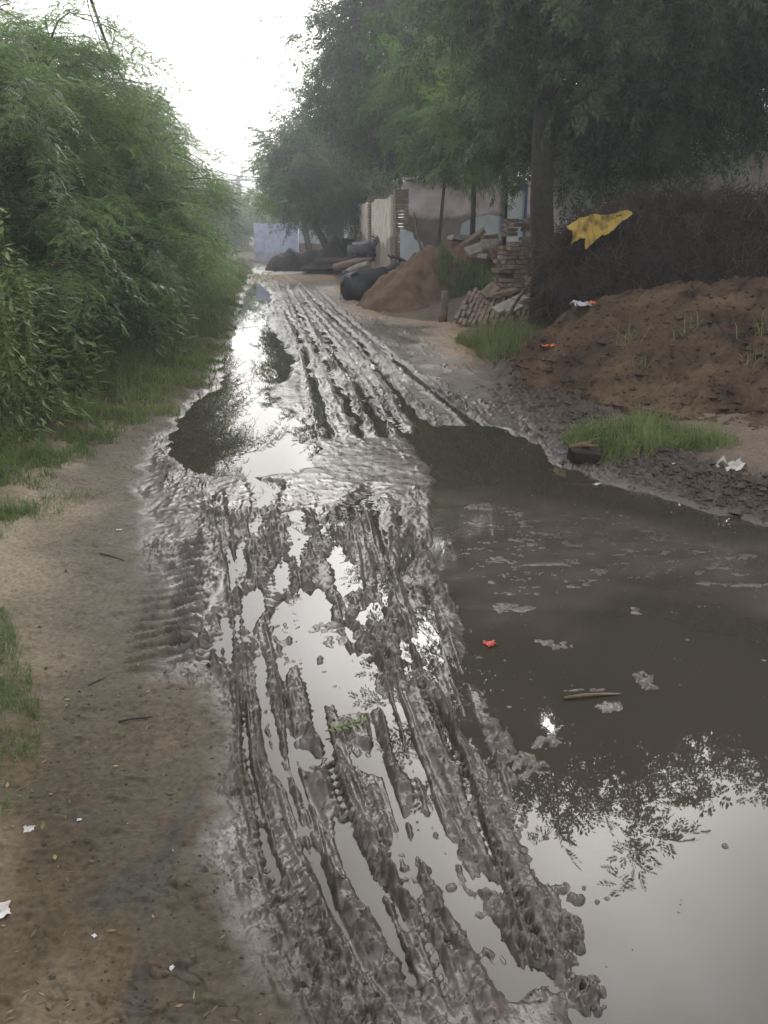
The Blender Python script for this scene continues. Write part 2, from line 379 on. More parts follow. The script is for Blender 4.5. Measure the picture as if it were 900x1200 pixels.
def ground(x, y):
    """height, colour, wetness, zone (0 verge, 1 path, 2 road) of the ground at x, y"""
    x = np.asarray(x, float); y = np.asarray(y, float)
    shp = x.shape
    far = y > 40
    w1 = pn(x * 2.3, y * 2.3, 3); w2 = pn(x * 6.1, y * 6.1, 5); w3 = fbm(x * 15, y * 15, 2, 8)
    sd = sdf(x, y, ROAD) + .10 * w1 + .06 * w2 + .035 * w3
    left = x < Xc(y)
    # --- churned mud of the road: a wet film with long ragged ridges dragged along the way of travel
    ac = x - np.interp(y, _fl[:, 1], _fl[:, 0]); al = y
    near = 1 - sst(7, 16, y); near2 = 1 - sst(2.5, 6, y)
    churn = .10 + .90 * sst(-.15, .30, fbm(ac * 2.6, al * .9, 3, 21) + .04)
    fl_ = sdf(x, y, FILM) + .25 * w1 + .10 * w2
    film = sst(.25, -.25, fl_)
    churn = churn * (1 - .8 * film)
    rag = np.maximum(0, .55 + .75 * fbm(x * 26, y * 22, 3, 31))
    r1 = np.maximum(0, fbm(ac * 9, al * 1.1, 2, 14) - .12); r2 = np.maximum(0, fbm(ac * 21, al * 2.6, 2, 16) - .10)
    h = .0095 + .0035 * near2 + .0055 * sst(2.7, 1.7, y) + .012 * sst(6.5, 9, y) + .006 * fbm(x * 2.0, y * 2.0, 3, 11) + .010 * sst(5, 9, y) * fbm(ac * 3.6, al * .4, 3, 18) + .003 * film
    h = h + churn * rag * (.042 * r1 + .038 * r2) + .0022 * fbm(x * 17, y * 17, 3, 41) + near2 * .0020 * churn * fbm(x * 60, y * 50, 2, 45)
    clod = np.maximum(0, fbm(x * 30, y * 30, 2, 51) - .22)
    clod2_ = np.maximum(0, fbm(x * 11, y * 11, 3, 53) - .35)
    h = h + (.026 * clod + .040 * clod2_ * rag) * churn
    for P, w, d, lip, lug in RUTS:
        x0, y0 = P.min(0) - 6 * w; x1, y1 = P.max(0) + 6 * w
        m = (x > x0) & (x < x1) & (y > y0) & (y < y1)
        if not m.any(): continue
        xx = x[m]; yy = y[m]
        ww = w * (1 + .25 * pn(xx * 3, yy * 3, 77))
        dd, s, side, L = seg_dist(xx + .25 * w * pn(xx * 5, yy * 5, 71), yy + .25 * w * pn(xx * 5, yy * 5, 72), P)
        end = sst(0, .15 + w, s) * sst(0, .15 + w, L - s)
        k = end * (.65 + .6 * pn(s * 2.2, side * 3.1, 79))
        r_ = dd / ww
        prof = -d * np.exp(-(r_ ** 4)) + .55 * lip * np.exp(-((r_ - 1.5) / .42) ** 2) * (.35 + 1.1 * np.maximum(0, fbm(xx * 19, yy * 19, 3, 81) + .35)) * (.75 + .5 * np.sign(side) * pn(s * 1.3, side * 2.2, 83))
        if lug:
            ph = s / lug + np.sign(side) * .25 * r_ + .15 * w2[m]
            tri = np.abs((ph % 1) - .5) * 2
            prof = prof + d * .75 * (sst(.35, .65, tri) - .5) * np.exp(-(r_ / 1.1) ** 6)
        h[m] += k * prof
    for bx, by, rx, ry, hh in BUMPS:
        m = (np.abs(x - bx) < 4 * rx) & (np.abs(y - by) < 4 * ry)
        if not m.any(): continue
        q = ((x[m] - bx + .4 * rx * w2[m] + .2 * rx * w3[m]) / rx) ** 2 + ((y[m] - by + .3 * ry * w3[m]) / ry) ** 2
        h[m] = h[m] + 0 * q
    # --- standing water basins
    wet = np.clip(.90 + .10 * film + .06 * (1 - churn) - .4 * np.maximum(0, h - .022) * 10, .6, 1.0)
    sp = sdf(x, y, PUD) + .05 * w1 + .03 * w2 + .008 * w3
    wp = sst(.07, -.09, sp)
    h = h * (1 - wp) + wp * (-.05 + .012 * fbm(x * 3, y * 3, 2, 91))
    sl = sdf(x, y, LPUD) + .06 * w1 + .05 * w2
    wl = sst(.10, -.12, sl)
    h = h * (1 - wl) + wl * (-.035 + .018 * fbm(x * 3, y * 2, 3, 93))
    for P in STRIPS:
        m = (x > P[:, 0].min() - .5) & (x < P[:, 0].max() + .5) & (y > P[:, 1].min() - .5) & (y < P[:, 1].max() + .5)
        if not m.any(): continue
        ss = sdf(x[m], y[m], P) + .03 * w2[m] + .022 * w3[m]
        ws = sst(.03, -.035, ss)
        h[m] = h[m] * (1 - ws) + ws * (-.013 + .009 * w3[m] + .5 * (h[m] - .01))
    sh = sdf(x, y, SHOAL) + .12 * w1 + .05 * w2
    wsh = sst(.12, -.15, sh)
    shoal_h = -.0020 + .0040 * fbm(x * 5.5, y * 12, 5, 95, .8)
    h = np.where(wsh > 0, np.maximum(h, h * (1 - wsh) + wsh * shoal_h), h)
    for bx, by, rx, ry, hh in BUMPS:
        m = (np.abs(x - bx) < 3.5 * rx) & (np.abs(y - by) < 3.5 * ry)
        if not m.any(): continue
        q = ((x[m] - bx + .45 * rx * w2[m] + .25 * rx * w3[m]) / rx) ** 2 + ((y[m] - by + .3 * ry * w3[m] + .4 * ry * w2[m]) / ry) ** 2
        hh = hh * .5
        b = hh * np.exp(-q * .8)
        b = b * (1 + .95 * fbm(x[m] * 34, y[m] * 34, 3, 97)) * 1.1
        h[m] = np.maximum(h[m], np.where(h[m] < .003, h[m] * np.exp(-b / hh * 5) + b * 1.0 - .002, h[m] + .7 * b))
    mud_col = np.stack([.054 + .012 * w1 + .016 * clod, .043 + .010 * w1 + .012 * clod, .035 + .008 * w1 + .009 * clod], -1)
    deep = np.clip(wsh, 0, 1)[..., None]
    mud_col = mud_col * (1 - deep) + deep * np.array([.046, .034, .027])
    # sandy ramp in the far road and the trodden right shoulder
    sandy = np.exp(-((y - 27.5 + .6 * w1) / 2.2) ** 2) * sst(-7, -4.6, x) + sst(-.9, .1, sd + .2 * w1) * (~left) * sst(8.5, 11, y) * (1 - sst(22, 25, y))
    sandy = np.clip(sandy, 0, 1)
    mud_col = mud_col * (1 - sandy[..., None]) + sandy[..., None] * np.array([.27, .195, .13])
    wet = wet - .55 * sandy - .45 * (~left) * sst(-.35, 0, sd)
    h = h + .05 * sandy
    # --- dry path on the left
    edge = sst(0, .75, sd)
    hp = .035 + .045 * edge + .018 * fbm(x * 1.1, y * 1.1, 2, 101) + .006 * fbm(x * 5, y * 5, 3, 103) + .0028 * fbm(x * 24, y * 24, 3, 105)
    scuff = np.maximum(0, fbm(x * 13, y * 22, 2, 107) - .36)
    hp = hp + .020 * scuff * (.35 + .65 * sst(1.2, 0, sd))
    tone = fbm(x * 1.6, y * 1.6, 3, 111)
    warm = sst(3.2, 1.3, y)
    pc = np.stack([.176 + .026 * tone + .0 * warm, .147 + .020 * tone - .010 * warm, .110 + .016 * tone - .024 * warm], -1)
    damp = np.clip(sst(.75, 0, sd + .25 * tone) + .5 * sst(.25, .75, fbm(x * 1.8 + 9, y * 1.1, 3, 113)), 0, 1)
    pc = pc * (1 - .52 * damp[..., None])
    spk = sst(.45, .7, fbm(x * 38, y * 38, 2, 115))
    pc = pc * (1 - .2 * spk[..., None])
    crack = sst(.10, .02, np.abs(fbm(x * 7 + y * 2, y * 13, 3, 117))) * sst(.1, .5, fbm(x * 2.5, y * 2.5, 2, 118) + .1)
    hp = hp - .004 * crack; pc = pc * (1 - .22 * crack[..., None])
    for sm_, w_, k_ in SMEARS:
        m = (x > sm_[:, 0].min() - .3) & (x < sm_[:, 0].max() + .3) & (y > sm_[:, 1].min() - .3) & (y < sm_[:, 1].max() + .3)
        if m.any():
            d_ = seg_dist(x[m], y[m], sm_)[0] + .02 * w2[m] + .012 * w3[m]
            q_ = (k_ * sst(w_, w_ * .3, d_))[..., None]
            pc[m] = pc[m] * (1 - q_) + q_ * np.array([.058, .055, .048]); hp[m] -= .004 * q_[..., 0]
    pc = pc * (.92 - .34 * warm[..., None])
    pw_ = .06 + .22 * sst(.35, 0, sd + .25 * tone)
    # --- verge soil under the plants
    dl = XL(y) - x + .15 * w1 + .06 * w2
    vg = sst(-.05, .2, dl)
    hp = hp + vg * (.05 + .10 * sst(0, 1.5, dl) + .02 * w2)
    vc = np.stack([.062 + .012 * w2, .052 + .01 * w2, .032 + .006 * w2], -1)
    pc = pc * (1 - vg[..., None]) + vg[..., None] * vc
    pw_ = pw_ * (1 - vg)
    # --- right hand bank
    sdr = np.maximum(sd, 0)
    cap = .16 + .62 * sst(13, 20, y)
    hr = .02 + cap * sst(0, 2.4, sdr) + .05 * np.exp(-((sdr - .28) / .22) ** 2) * (1 - sst(9, 12, y)) * (1 + .8 * fbm(x * 4, y * 4, 2, 121))
    clod2 = np.maximum(0, fbm(x * 9, y * 9, 3, 123) - .05)
    nearb = np.exp(-((sdr - .3) / .4) ** 2)
    hr = hr + (.06 * clod2 + .035 * np.maximum(0, fbm(x * 22, y * 22, 2, 129) - .05)) * nearb * (1 - .6 * sst(9, 14, y)) + .03 * fbm(x * 1.7, y * 1.7, 3, 125) + .012 * fbm(x * 9, y * 9, 3, 127)
    brown = np.stack([.120 + .02 * w1 + .01 * w2, .092 + .016 * w1 + .008 * w2, .068 + .012 * w1 + .006 * w2], -1)
    darkb = np.array([.046, .036, .029])
    kb = np.clip(nearb * (1 - sst(9, 12, y)) * 1.1, 0, 1)[..., None]
    rc = brown * (1 - kb) + kb * darkb
    rw = .12 + .25 * kb[..., 0]
    # --- blend
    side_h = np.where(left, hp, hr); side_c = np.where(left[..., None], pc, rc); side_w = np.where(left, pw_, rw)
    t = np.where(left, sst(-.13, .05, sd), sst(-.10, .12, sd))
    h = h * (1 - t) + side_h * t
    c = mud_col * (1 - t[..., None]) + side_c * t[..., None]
    wt = wet * (1 - t) + side_w * t
    for ti, P in enumerate(TREADS):
        m = (x > P[:, 0].min() - .3) & (x < P[:, 0].max() + .3) & (y > P[:, 1].min() - .3) & (y < P[:, 1].max() + .3)
        if not m.any(): continue
        dd, s, side, L = seg_dist(x[m] + .02 * w2[m], y[m] + .02 * w1[m], P)
        env = np.exp(-(dd / (.062, .075)[ti]) ** 4) * sst(0, .15, s) * sst(0, .2, L - s) * (1.0, .4)[ti] * sst(-.5, .1, pn(s * 3.1, s * 0 + ti, 211) + .1)
        ph = s / .088 + dd * side * 3.0 + .25 * pn(s * 4, dd * 8, 212) + .06 * w3[m]
        tri = np.abs((ph % 1) - .5) * 2
        pit = sst(.42, .62, tri) * env; rim = np.exp(-((tri - .30) / .14) ** 2) * env
        h[m] = h[m] + np.maximum(0, .016 - h[m]) * sst(.05, .5, env) - .024 * pit + .020 * rim * (1 + .6 * w3[m])
        h[m] = np.where(env > .2, np.maximum(h[m], .003), h[m])
        c[m] = c[m] * (1 - .55 * pit[..., None]); wt[m] = np.maximum(wt[m] - .3 * pit, .1)
    fade = sst(60, 140, np.hypot(x, y))
    h = h * (1 - fade) + .1 * fade
    zone = np.where(sd < 0, 2, np.where(left & (dl < .05), 1, 0))
    return h, np.clip(c, .01, 1), np.clip(wt, 0, 1), zone
def gz(x, y):
    return ground(np.atleast_1d(np.asarray(x, float)), np.atleast_1d(np.asarray(y, float)))[0]
def gz1(x, y): return float(gz([x], [y])[0])

rows = [-40., -18., -8., -4., -2., -.8, 0., .5, .8]
yy_ = 1.0
while yy_ < 58: rows.append(yy_); yy_ += .0026 * yy_ ** 1.25
rows += [60, 66, 74, 84, 96, 115, 140, 180, 240, 330, 460, 650, 900]
rows = np.array(rows)
u = np.linspace(-1.1, 1.1, 800)
out = 1.1 * np.geomspace(1.02, 60, 40)
u = np.concatenate([-out[::-1], u, out])
hw = .25 + .46 * np.maximum(rows, 1.0)
GX = u[None, :] * hw[:, None]; GY = np.repeat(rows[:, None], len(u), 1)
GH, GC, GW, GZ = ground(GX, GY)
nr, nc = GX.shape
V = np.stack([GX, GY, GH], -1).reshape(-1, 3)
ii = np.arange(nr * nc).reshape(nr, nc)
Q = np.stack([ii[:-1, :-1], ii[:-1, 1:], ii[1:, 1:], ii[1:, :-1]], -1).reshape(-1, 4)
zq = GZ[:-1, :-1].ravel()
# smooth normals of the whole sheet, so the pieces meet without a seam
dzx = np.gradient(GH, axis=1) / np.maximum(np.gradient(GX, axis=1), 1e-6)
hy = np.gradient(GH, axis=0); gyy = np.gradient(GY, axis=0); gxy = np.gradient(GX, axis=0)
dzy = (hy - dzx * gxy) / np.maximum(gyy, 1e-6)
NRM = np.stack([-dzx, -dzy, np.ones_like(GH)], -1).reshape(-1, 3)
NRM /= np.linalg.norm(NRM, axis=1, keepdims=True)

gm_, t, p = new_mat('wet_and_dry_earth')
a1 = N(t, 'ShaderNodeAttribute'); a1.attribute_name = 'col'
a2 = N(t, 'ShaderNodeAttribute'); a2.attribute_name = 'wet'
tcn = N(t, 'ShaderNodeTexCoord')
nz = N(t, 'ShaderNodeTexNoise'); nz.inputs['Scale'].default_value = 55; nz.inputs['Detail'].default_value = 8
t.links.new(tcn.outputs['Object'], nz.inputs['Vector'])
mr = N(t, 'ShaderNodeMapRange'); mr.inputs[1].default_value = .3; mr.inputs[2].default_value = .7; mr.inputs[3].default_value = .72; mr.inputs[4].default_value = 1.28
t.links.new(nz.outputs['Fac'], mr.inputs[0])
vm = N(t, 'ShaderNodeVectorMath', operation='SCALE')
t.links.new(a1.outputs['Color'], vm.inputs[0]); t.links.new(mr.outputs[0], vm.inputs['Scale'])
t.links.new(vm.outputs[0], p.inputs['Base Color'])
rn = N(t, 'ShaderNodeTexNoise'); rn.inputs['Scale'].default_value = 9; rn.inputs['Detail'].default_value = 5
t.links.new(tcn.outputs['Object'], rn.inputs['Vector'])
rr = N(t, 'ShaderNodeMapRange'); rr.inputs[1].default_value = 0; rr.inputs[2].default_value = 1; rr.inputs[3].default_value = .95; rr.inputs[4].default_value = .22
t.links.new(a2.outputs['Fac'], rr.inputs[0])
rm = N(t, 'ShaderNodeMath', operation='MULTIPLY_ADD'); rm.inputs[1].default_value = .46
t.links.new(rn.outputs['Fac'], rm.inputs[0])
rs = N(t, 'ShaderNodeMath', operation='ADD'); rs.inputs[1].default_value = -.17
t.links.new(rr.outputs[0], rs.inputs[0]); t.links.new(rs.outputs[0], rm.inputs[2])
t.links.new(rm.outputs[0], p.inputs['Roughness'])
sp_ = N(t, 'ShaderNodeMapRange'); sp_.inputs[3].default_value = .15; sp_.inputs[4].default_value = .6
t.links.new(a2.outputs['Fac'], sp_.inputs[0]); t.links.new(sp_.outputs[0], p.inputs['Specular IOR Level'])
bn = N(t, 'ShaderNodeTexNoise'); bn.inputs['Scale'].default_value = 120; bn.inputs['Detail'].default_value = 6
t.links.new(tcn.outputs['Object'], bn.inputs['Vector'])
bp = N(t, 'ShaderNodeBump'); bp.inputs['Strength'].default_value = .35; bp.inputs['Distance'].default_value = .006
bn2 = N(t, 'ShaderNodeTexNoise'); bn2.inputs['Scale'].default_value = 34; bn2.inputs['Detail'].default_value = 7; bn2.inputs['Roughness'].default_value = .65
t.links.new(tcn.outputs['Object'], bn2.inputs['Vector'])
fb = N(t, 'ShaderNodeMapRange'); fb.inputs[1].default_value = .88; fb.inputs[2].default_value = 1.0; fb.inputs[3].default_value = .40; fb.inputs[4].default_value = .06
t.links.new(a2.outputs['Fac'], fb.inputs[0]); t.links.new(fb.outputs[0], bp.inputs['Strength'])
bp2 = N(t, 'ShaderNodeBump'); t.links.new(fb.outputs[0], bp2.inputs['Strength']); bp2.inputs['Strength'].default_value = .4; bp2.inputs['Distance'].default_value = .012
t.links.new(bn2.outputs['Fac'], bp2.inputs['Height']); t.links.new(bp2.outputs[0], bp.inputs['Normal'])
t.links.new(bn.outputs['Fac'], bp.inputs['Height']); t.links.new(bp.outputs[0], p.inputs['Normal'])
M['earth'] = gm_
for zid, nm in ((0, 'ground'), (1, 'dirt_path'), (2, 'muddy_road')):
    q = Q[zq == zid]
    uq, inv = np.unique(q, return_inverse=True)
    o = mesh_np(nm, V[uq], inv.reshape(-1, 4), M['earth'], attrs={'wet': GW.ravel()[uq]}, col=GC.reshape(-1, 3)[uq])
    o.data.normals_split_custom_set_from_vertices(NRM[uq].tolist())
    tag(o, kind='structure')

# ------------------------------------------------------------------ puddle water
wm, t, p = new_mat('muddy_water')
tcn = N(t, 'ShaderNodeTexCoord')
n1 = N(t, 'ShaderNodeTexNoise'); n1.inputs['Scale'].default_value = 1.2; n1.inputs['Detail'].default_value = 5
t.links.new(tcn.outputs['Object'], n1.inputs['Vector'])
r = N(t, 'ShaderNodeValToRGB'); r.color_ramp.elements[0].color = (.026, .023, .018, 1); r.color_ramp.elements[1].color = (.045, .039, .031, 1)
t.links.new(n1.outputs['Fac'], r.inputs[0])
sa = N(t, 'ShaderNodeAttribute'); sa.attribute_name = 'silt'
sm_ = N(t, 'ShaderNodeMixRGB'); sm_.inputs[2].default_value = (.064, .054, .046, 1)
t.links.new(sa.outputs['Fac'], sm_.inputs[0]); t.links.new(r.outputs[0], sm_.inputs[1]); t.links.new(sm_.outputs[0], p.inputs['Base Color'])
ns = N(t, 'ShaderNodeTexNoise'); ns.inputs['Scale'].default_value = 30; ns.inputs['Detail'].default_value = 8; ns.inputs['Roughness'].default_value = .7
mpw = N(t, 'ShaderNodeMapping'); mpw.inputs['Scale'].default_value = (.6, 1.5, 1)
t.links.new(tcn.outputs['Object'], mpw.inputs[0]); t.links.new(mpw.outputs[0], ns.inputs['Vector'])
nr_ = N(t, 'ShaderNodeMapRange'); nr_.inputs[1].default_value = .45; nr_.inputs[2].default_value = .65; nr_.inputs[3].default_value = .04; nr_.inputs[4].default_value = .32
t.links.new(ns.outputs['Fac'], nr_.inputs[0])
nm_ = N(t, 'ShaderNodeMath', operation='MULTIPLY_ADD'); nm_.inputs[2].default_value = .012
t.links.new(nr_.outputs[0], nm_.inputs[0]); t.links.new(sa.outputs['Fac'], nm_.inputs[1]); t.links.new(nm_.outputs[0], p.inputs['Roughness'])
p.inputs['IOR'].default_value = 1.34
n2 = N(t, 'ShaderNodeTexNoise'); n2.inputs['Scale'].default_value = 5; n2.inputs['Detail'].default_value = 3
t.links.new(tcn.outputs['Object'], n2.inputs['Vector'])
bp = N(t, 'ShaderNodeBump'); bp.inputs['Strength'].default_value = .018; bp.inputs['Distance'].default_value = .01
t.links.new(n2.outputs['Fac'], bp.inputs['Height']); t.links.new(bp.outputs[0], p.inputs['Normal'])
M['water'] = wm
# silt comes up near the shoal: a browner, scummy surface there
wy = [-3.0]; 
while wy[-1] < 34: wy.append(wy[-1] + (.06 if 1 < wy[-1] < 6 else .25))
wx = np.concatenate([np.arange(-9, -1, .3), np.arange(-1, 3.6, .05), np.arange(3.6, 9.1, .3)]); wy = np.array(wy)
WX, WY = np.meshgrid(wx, wy)
_sh = sdf(WX, WY, SHOAL) + .22 * fbm(WX * 1.7, WY * 2.6, 4, 201)
silt = sst(.22, -.25, _sh) * (.55 + .45 * sst(-.3, .4, fbm(WX * 4, WY * 9, 4, 203)))
wi = np.arange(WX.size).reshape(WX.shape)
wq = np.stack([wi[:-1, :-1], wi[:-1, 1:], wi[1:, 1:], wi[1:, :-1]], -1).reshape(-1, 4)
tag(mesh_np('puddle_water', np.stack([WX.ravel(), WY.ravel(), np.zeros(WX.size)], -1), wq, M['water'], attrs={'silt': silt.ravel()}), kind='structure')

# ------------------------------------------------------------------ foliage prototypes
def diamond(b, d, side, L, w, sag=0.0):
    m = b + d * L * .45
    return [b, m + side * w * .5 + Vector((0, 0, -sag * .3 * L)), b + d * L + Vector((0, 0, -sag * L)), m - side * w * .5 + Vector((0, 0, -sag * .3 * L))]
def rv(rng, s=1.0): return Vector(rng.normal(0, s, 3))
def proto_neem(seed, twig=.42, nl=7, rach=.22, ll=.075, lw=.027):
    rng = np.random.RandomState(seed); V = []
    for i in range(nl):
        f = (i + .6) / nl
        b = Vector((twig * f, 0, -.10 * twig * f * f))
        a = (i % 2 * 2 - 1) * R(55) * (1 - .6 * (f > .9)) + rng.normal(0, .2)
        d = Vector((math.cos(a), math.sin(a), rng.normal(-.05, .25))).normalized()
        rl = rach * rng.uniform(.75, 1.15)
        for k in range(6):
            g = (k + .9) / 6.3
            q = b + d * rl * g + Vector((0, 0, -.35 * rl * g * g))
            up = (Vector((0, 0, 1)) + rv(rng, .25)).normalized()
            s = d.cross(up).normalized()
            for sg in ((-1, 1) if k < 5 else (0,)):
                ld = (d * (.55 if sg else 1) + s * sg * .8 + Vector((0, 0, -.35)) + rv(rng, .12)).normalized()
                V += diamond(q, ld, ld.cross(up).normalized(), ll * rng.uniform(.75, 1.15), lw, .15)
    return np.array([tuple(v) for v in V])
def proto_thorn(seed, twig=.6, nl=11, pin=.12, ll=.034, lw=.010):
    rng = np.random.RandomState(seed); V = []
    for i in range(nl):
        f = (i + .5) / nl
        b = Vector((twig * f, 0, -.25 * twig * f * f))
        a = (i % 2 * 2 - 1) * R(60) + rng.normal(0, .25)
        d = Vector((math.cos(a), math.sin(a), rng.normal(-.1, .3))).normalized()
        up = (Vector((0, 0, 1)) + rv(rng, .3)).normalized()
        s0 = d.cross(up).normalized()
        for sg in (-1, 1):
            pd = (d * .85 + s0 * sg * .5).normalized()
            ps = pd.cross(up).normalized()
            pl = pin * rng.uniform(.7, 1.2)
            for k in range(7):
                g = (k + .8) / 7.2
                q = b + d * .02 + pd * pl * g + Vector((0, 0, -.4 * pl * g * g))
                L = ll * (1 - .3 * abs(g - .4))
                V += diamond(q - ps * L * .5, ps, pd, L, lw)
    return np.array([tuple(v) for v in V])
PN = [proto_neem(s) for s in (1, 2, 3)]
PT = [proto_thorn(s, .6, 10, .15, .045, .013) for s in (4, 5, 6)]
def bake(protos, pos, dirs, scale, rng, roll=1.0, tint_c=None):
    """copies of spray shapes at many places as one vertex array of quads"""
    pos = np.asarray(pos, float); d = np.asarray(dirs, float); d /= np.linalg.norm(d, axis=1, keepdims=True) + 1e-9
    up = np.array([0, 0, 1.0]) + rng.normal(0, .35 * roll, pos.shape)
    s = np.cross(up, d); s /= np.linalg.norm(s, axis=1, keepdims=True) + 1e-9
    u2 = np.cross(d, s)
    sc = np.asarray(scale, float)
    pick = rng.randint(0, len(protos), len(pos)); out = []; tint = []
    for k, P in enumerate(protos):
        m = pick == k
        if not m.any(): continue
        B = np.stack([d[m], s[m], u2[m]], 1) * sc[m][:, None, None]
        W = np.einsum('vk,nkj->nvj', P, B) + pos[m][:, None, :]
        tt = (rng.rand(m.sum()) if tint_c is None else tint_c[m])[:, None] * .72 + rng.rand(m.sum(), len(P) // 4).repeat(4, 1) * .28
        out.append(W.reshape(-1, 3)); tint.append(tt.ravel())
    Vv = np.concatenate(out); T = np.concatenate(tint)
    return Vv, np.arange(len(Vv)).reshape(-1, 4), T
_pg = gp(643, 848)
GLINT = np.array([_pg[0], _pg[1], 0.0]); SUNV = np.array(SUN)
def off_ray(p, base, rad):
    w = p + np.asarray(base) - GLINT
    tt = w @ SUNV
    return np.linalg.norm(w - tt[:, None] * SUNV, axis=1) > rad
def bez(a, b, c, n):
    return [a * (1 - q) ** 2 + b * 2 * q * (1 - q) + c * q * q for q in np.linspace(0, 1, n)]
def crown_clumps(rng, c, r, n, shell=.55, zmin=-1.0):
    out = []; ph = rng.uniform(0, 6.283, 4)
    while len(out) < n:
        v = rng.normal(0, 1, 3); v /= np.linalg.norm(v)
        if v[2] < zmin: continue
        az = math.atan2(v[1], v[0])
        k = rng.uniform(shell, 1.0) * (1 + .17 * math.sin(3 * az + ph[0]) + .14 * math.sin(5 * az + 4 * v[2] + ph[1]) + .10 * math.sin(7 * v[2] + ph[2])) + (rng.rand() < .12) * .12
        out.append(np.array(c) + v * np.array(r) * k)
    return out
def build_tree(name, loc, trunk, radii, clumps, csize, per, protos, mat, seed, sscale=1.0, droop=.5, nlimb=40, bark='bark', gap=0.0,
               center=None, cover=None, droop_dir=None):
    rng = np.random.RandomState(seed)
    root = empty(name, loc)
    tb = MB(); tp = [Vector(q) for q in trunk]
    tb.tube(tp, radii, 9)
    ctr = np.array(center if center is not None else np.mean(clumps, 0))
    order = rng.permutation(len(clumps))[:nlimb]
    for i in order:
        c = Vector(clumps[i])
        k = rng.randint(max(1, len(tp) // 2), len(tp))
        a = tp[k]; ra = radii[k] * rng.uniform(.35, .6)
        mid = (a + c) * .5 + Vector((0, 0, rng.uniform(.0, .5))) + Vector(rng.normal(0, .18, 3))
        pts = bez(a, mid, c, 7)
        tb.tube(pts, np.linspace(ra, .012, 7), 5, False)
        for _ in range(3):
            e = c + Vector(rng.normal(0, csize * .9, 3)); 
            tb.tube(bez(pts[4], (pts[5] + e) * .5 + Vector((0, 0, .15)), e, 4), np.linspace(.016, .005, 4), 4, False)
    tb.build('trunk', M[bark], root, smooth=True)
    pos = []; dr = []; tn = []
    for c in clumps:
        n = int(per * rng.uniform(.6, 1.4)); tn.append(np.full(n, np.clip(rng.normal(.45, .25), 0, 1)))
        o = rng.normal(0, 1, (n, 3)) * csize * rng.uniform(.65, 1.15) * np.array([1, 1, .7])
        pos.append(c + o)
        d = (c + o - ctr); d /= np.linalg.norm(d, axis=1, keepdims=True)
        dr.append(d * .7 + rng.normal(0, .45, (n, 3)) + np.array([0, 0, -droop]))
    pos = np.concatenate(pos); dr = np.concatenate(dr); tn = np.concatenate(tn)
    keep = np.ones(len(pos), bool)
    if gap: keep &= off_ray(pos + dr / np.linalg.norm(dr, axis=1, keepdims=True) * .25, loc, gap)
    if cover is not None: keep &= cover(pos)
    pos = pos[keep]; dr = dr[keep]; tn = np.clip(tn[keep] + rng.normal(0, .12, keep.sum()), 0, 1)
    sc = sscale * rng.uniform(.75, 1.25, len(pos))
    Vv, Ff, T = bake(protos, pos, dr, sc, rng, tint_c=tn)
    mesh_np('crown', Vv, Ff, mat, root, smooth=False, attrs={'tint': T})
    return root
def copy_thing(root, loc, rz=0.0, sc=1.0, label=None, cat=None, group=None):
    r = root.copy(); COL.objects.link(r)
    r.location = loc; r.rotation_euler = (0, 0, rz); r.scale = (sc, sc, sc) if not hasattr(sc, '__len__') else sc
    for ch in list(root.children):
        c = ch.copy(); COL.objects.link(c); c.parent = r
        for g in ch.children:
            d = g.copy(); COL.objects.link(d); d.parent = c
    return tag(r, label, cat, group)

# ------------------------------------------------------------------ the big roadside tree and its neighbours
bx = at(628, 385, 13.0).x
rng = np.random.RandomState(11)
cl = crown_clumps(rng, (1.35, .2, 5.45), (3.0, 2.2, 2.5), 140, .4)
big = build_tree('neem_tree', (bx, 13.0, .15),
    [(.12, 0, 0), (.06, 0, .8), (-.03, 0, 1.8), (-.06, 0, 2.8), (.0, 0, 3.8), (.05, .1, 5.0), (.1, .1, 6.6), (.2, 0, 8.4)],
    [.24, .19, .175, .165, .16, .13, .09, .04], cl, .55, 36, PN, M['neem'], 12, 1.2, .5, 46, 'bark_dark', gap=.28, center=(1.2, 0, 5.0),
    cover=lambda p: (p[:, 2] > 2.75 + .5 * pn(p[:, 0] * 1.3, p[:, 1] * 1.3, 5)) | (p[:, 0] < .9))
tag(big, 'large dark neem tree whose thick trunk stands at the left end of the brushwood stack', 'tree')
rng = np.random.RandomState(21)
cl = crown_clumps(rng, (0, 0, 5.5), (3.4, 2.2, 2.4), 110, .4)
rt = build_tree('neem_tree', (7.9, 13.4, .2), [(0, 0, 0), (.05, 0, 1.5), (-.1, 0, 3), (0, 0, 5), (0, 0, 7)], [.2, .16, .13, .09, .04], cl, .5, 58, PN,
    M['neem'], 22, 1.2, .5, 30, 'bark_dark', gap=.25, cover=lambda p: p[:, 2] > 3.0 + .6 * pn(p[:, 0] * 1.3, p[:, 1] * 1.3, 6))
tag(rt, 'shady tree at the right edge hanging its leaves over the brushwood stack', 'tree')

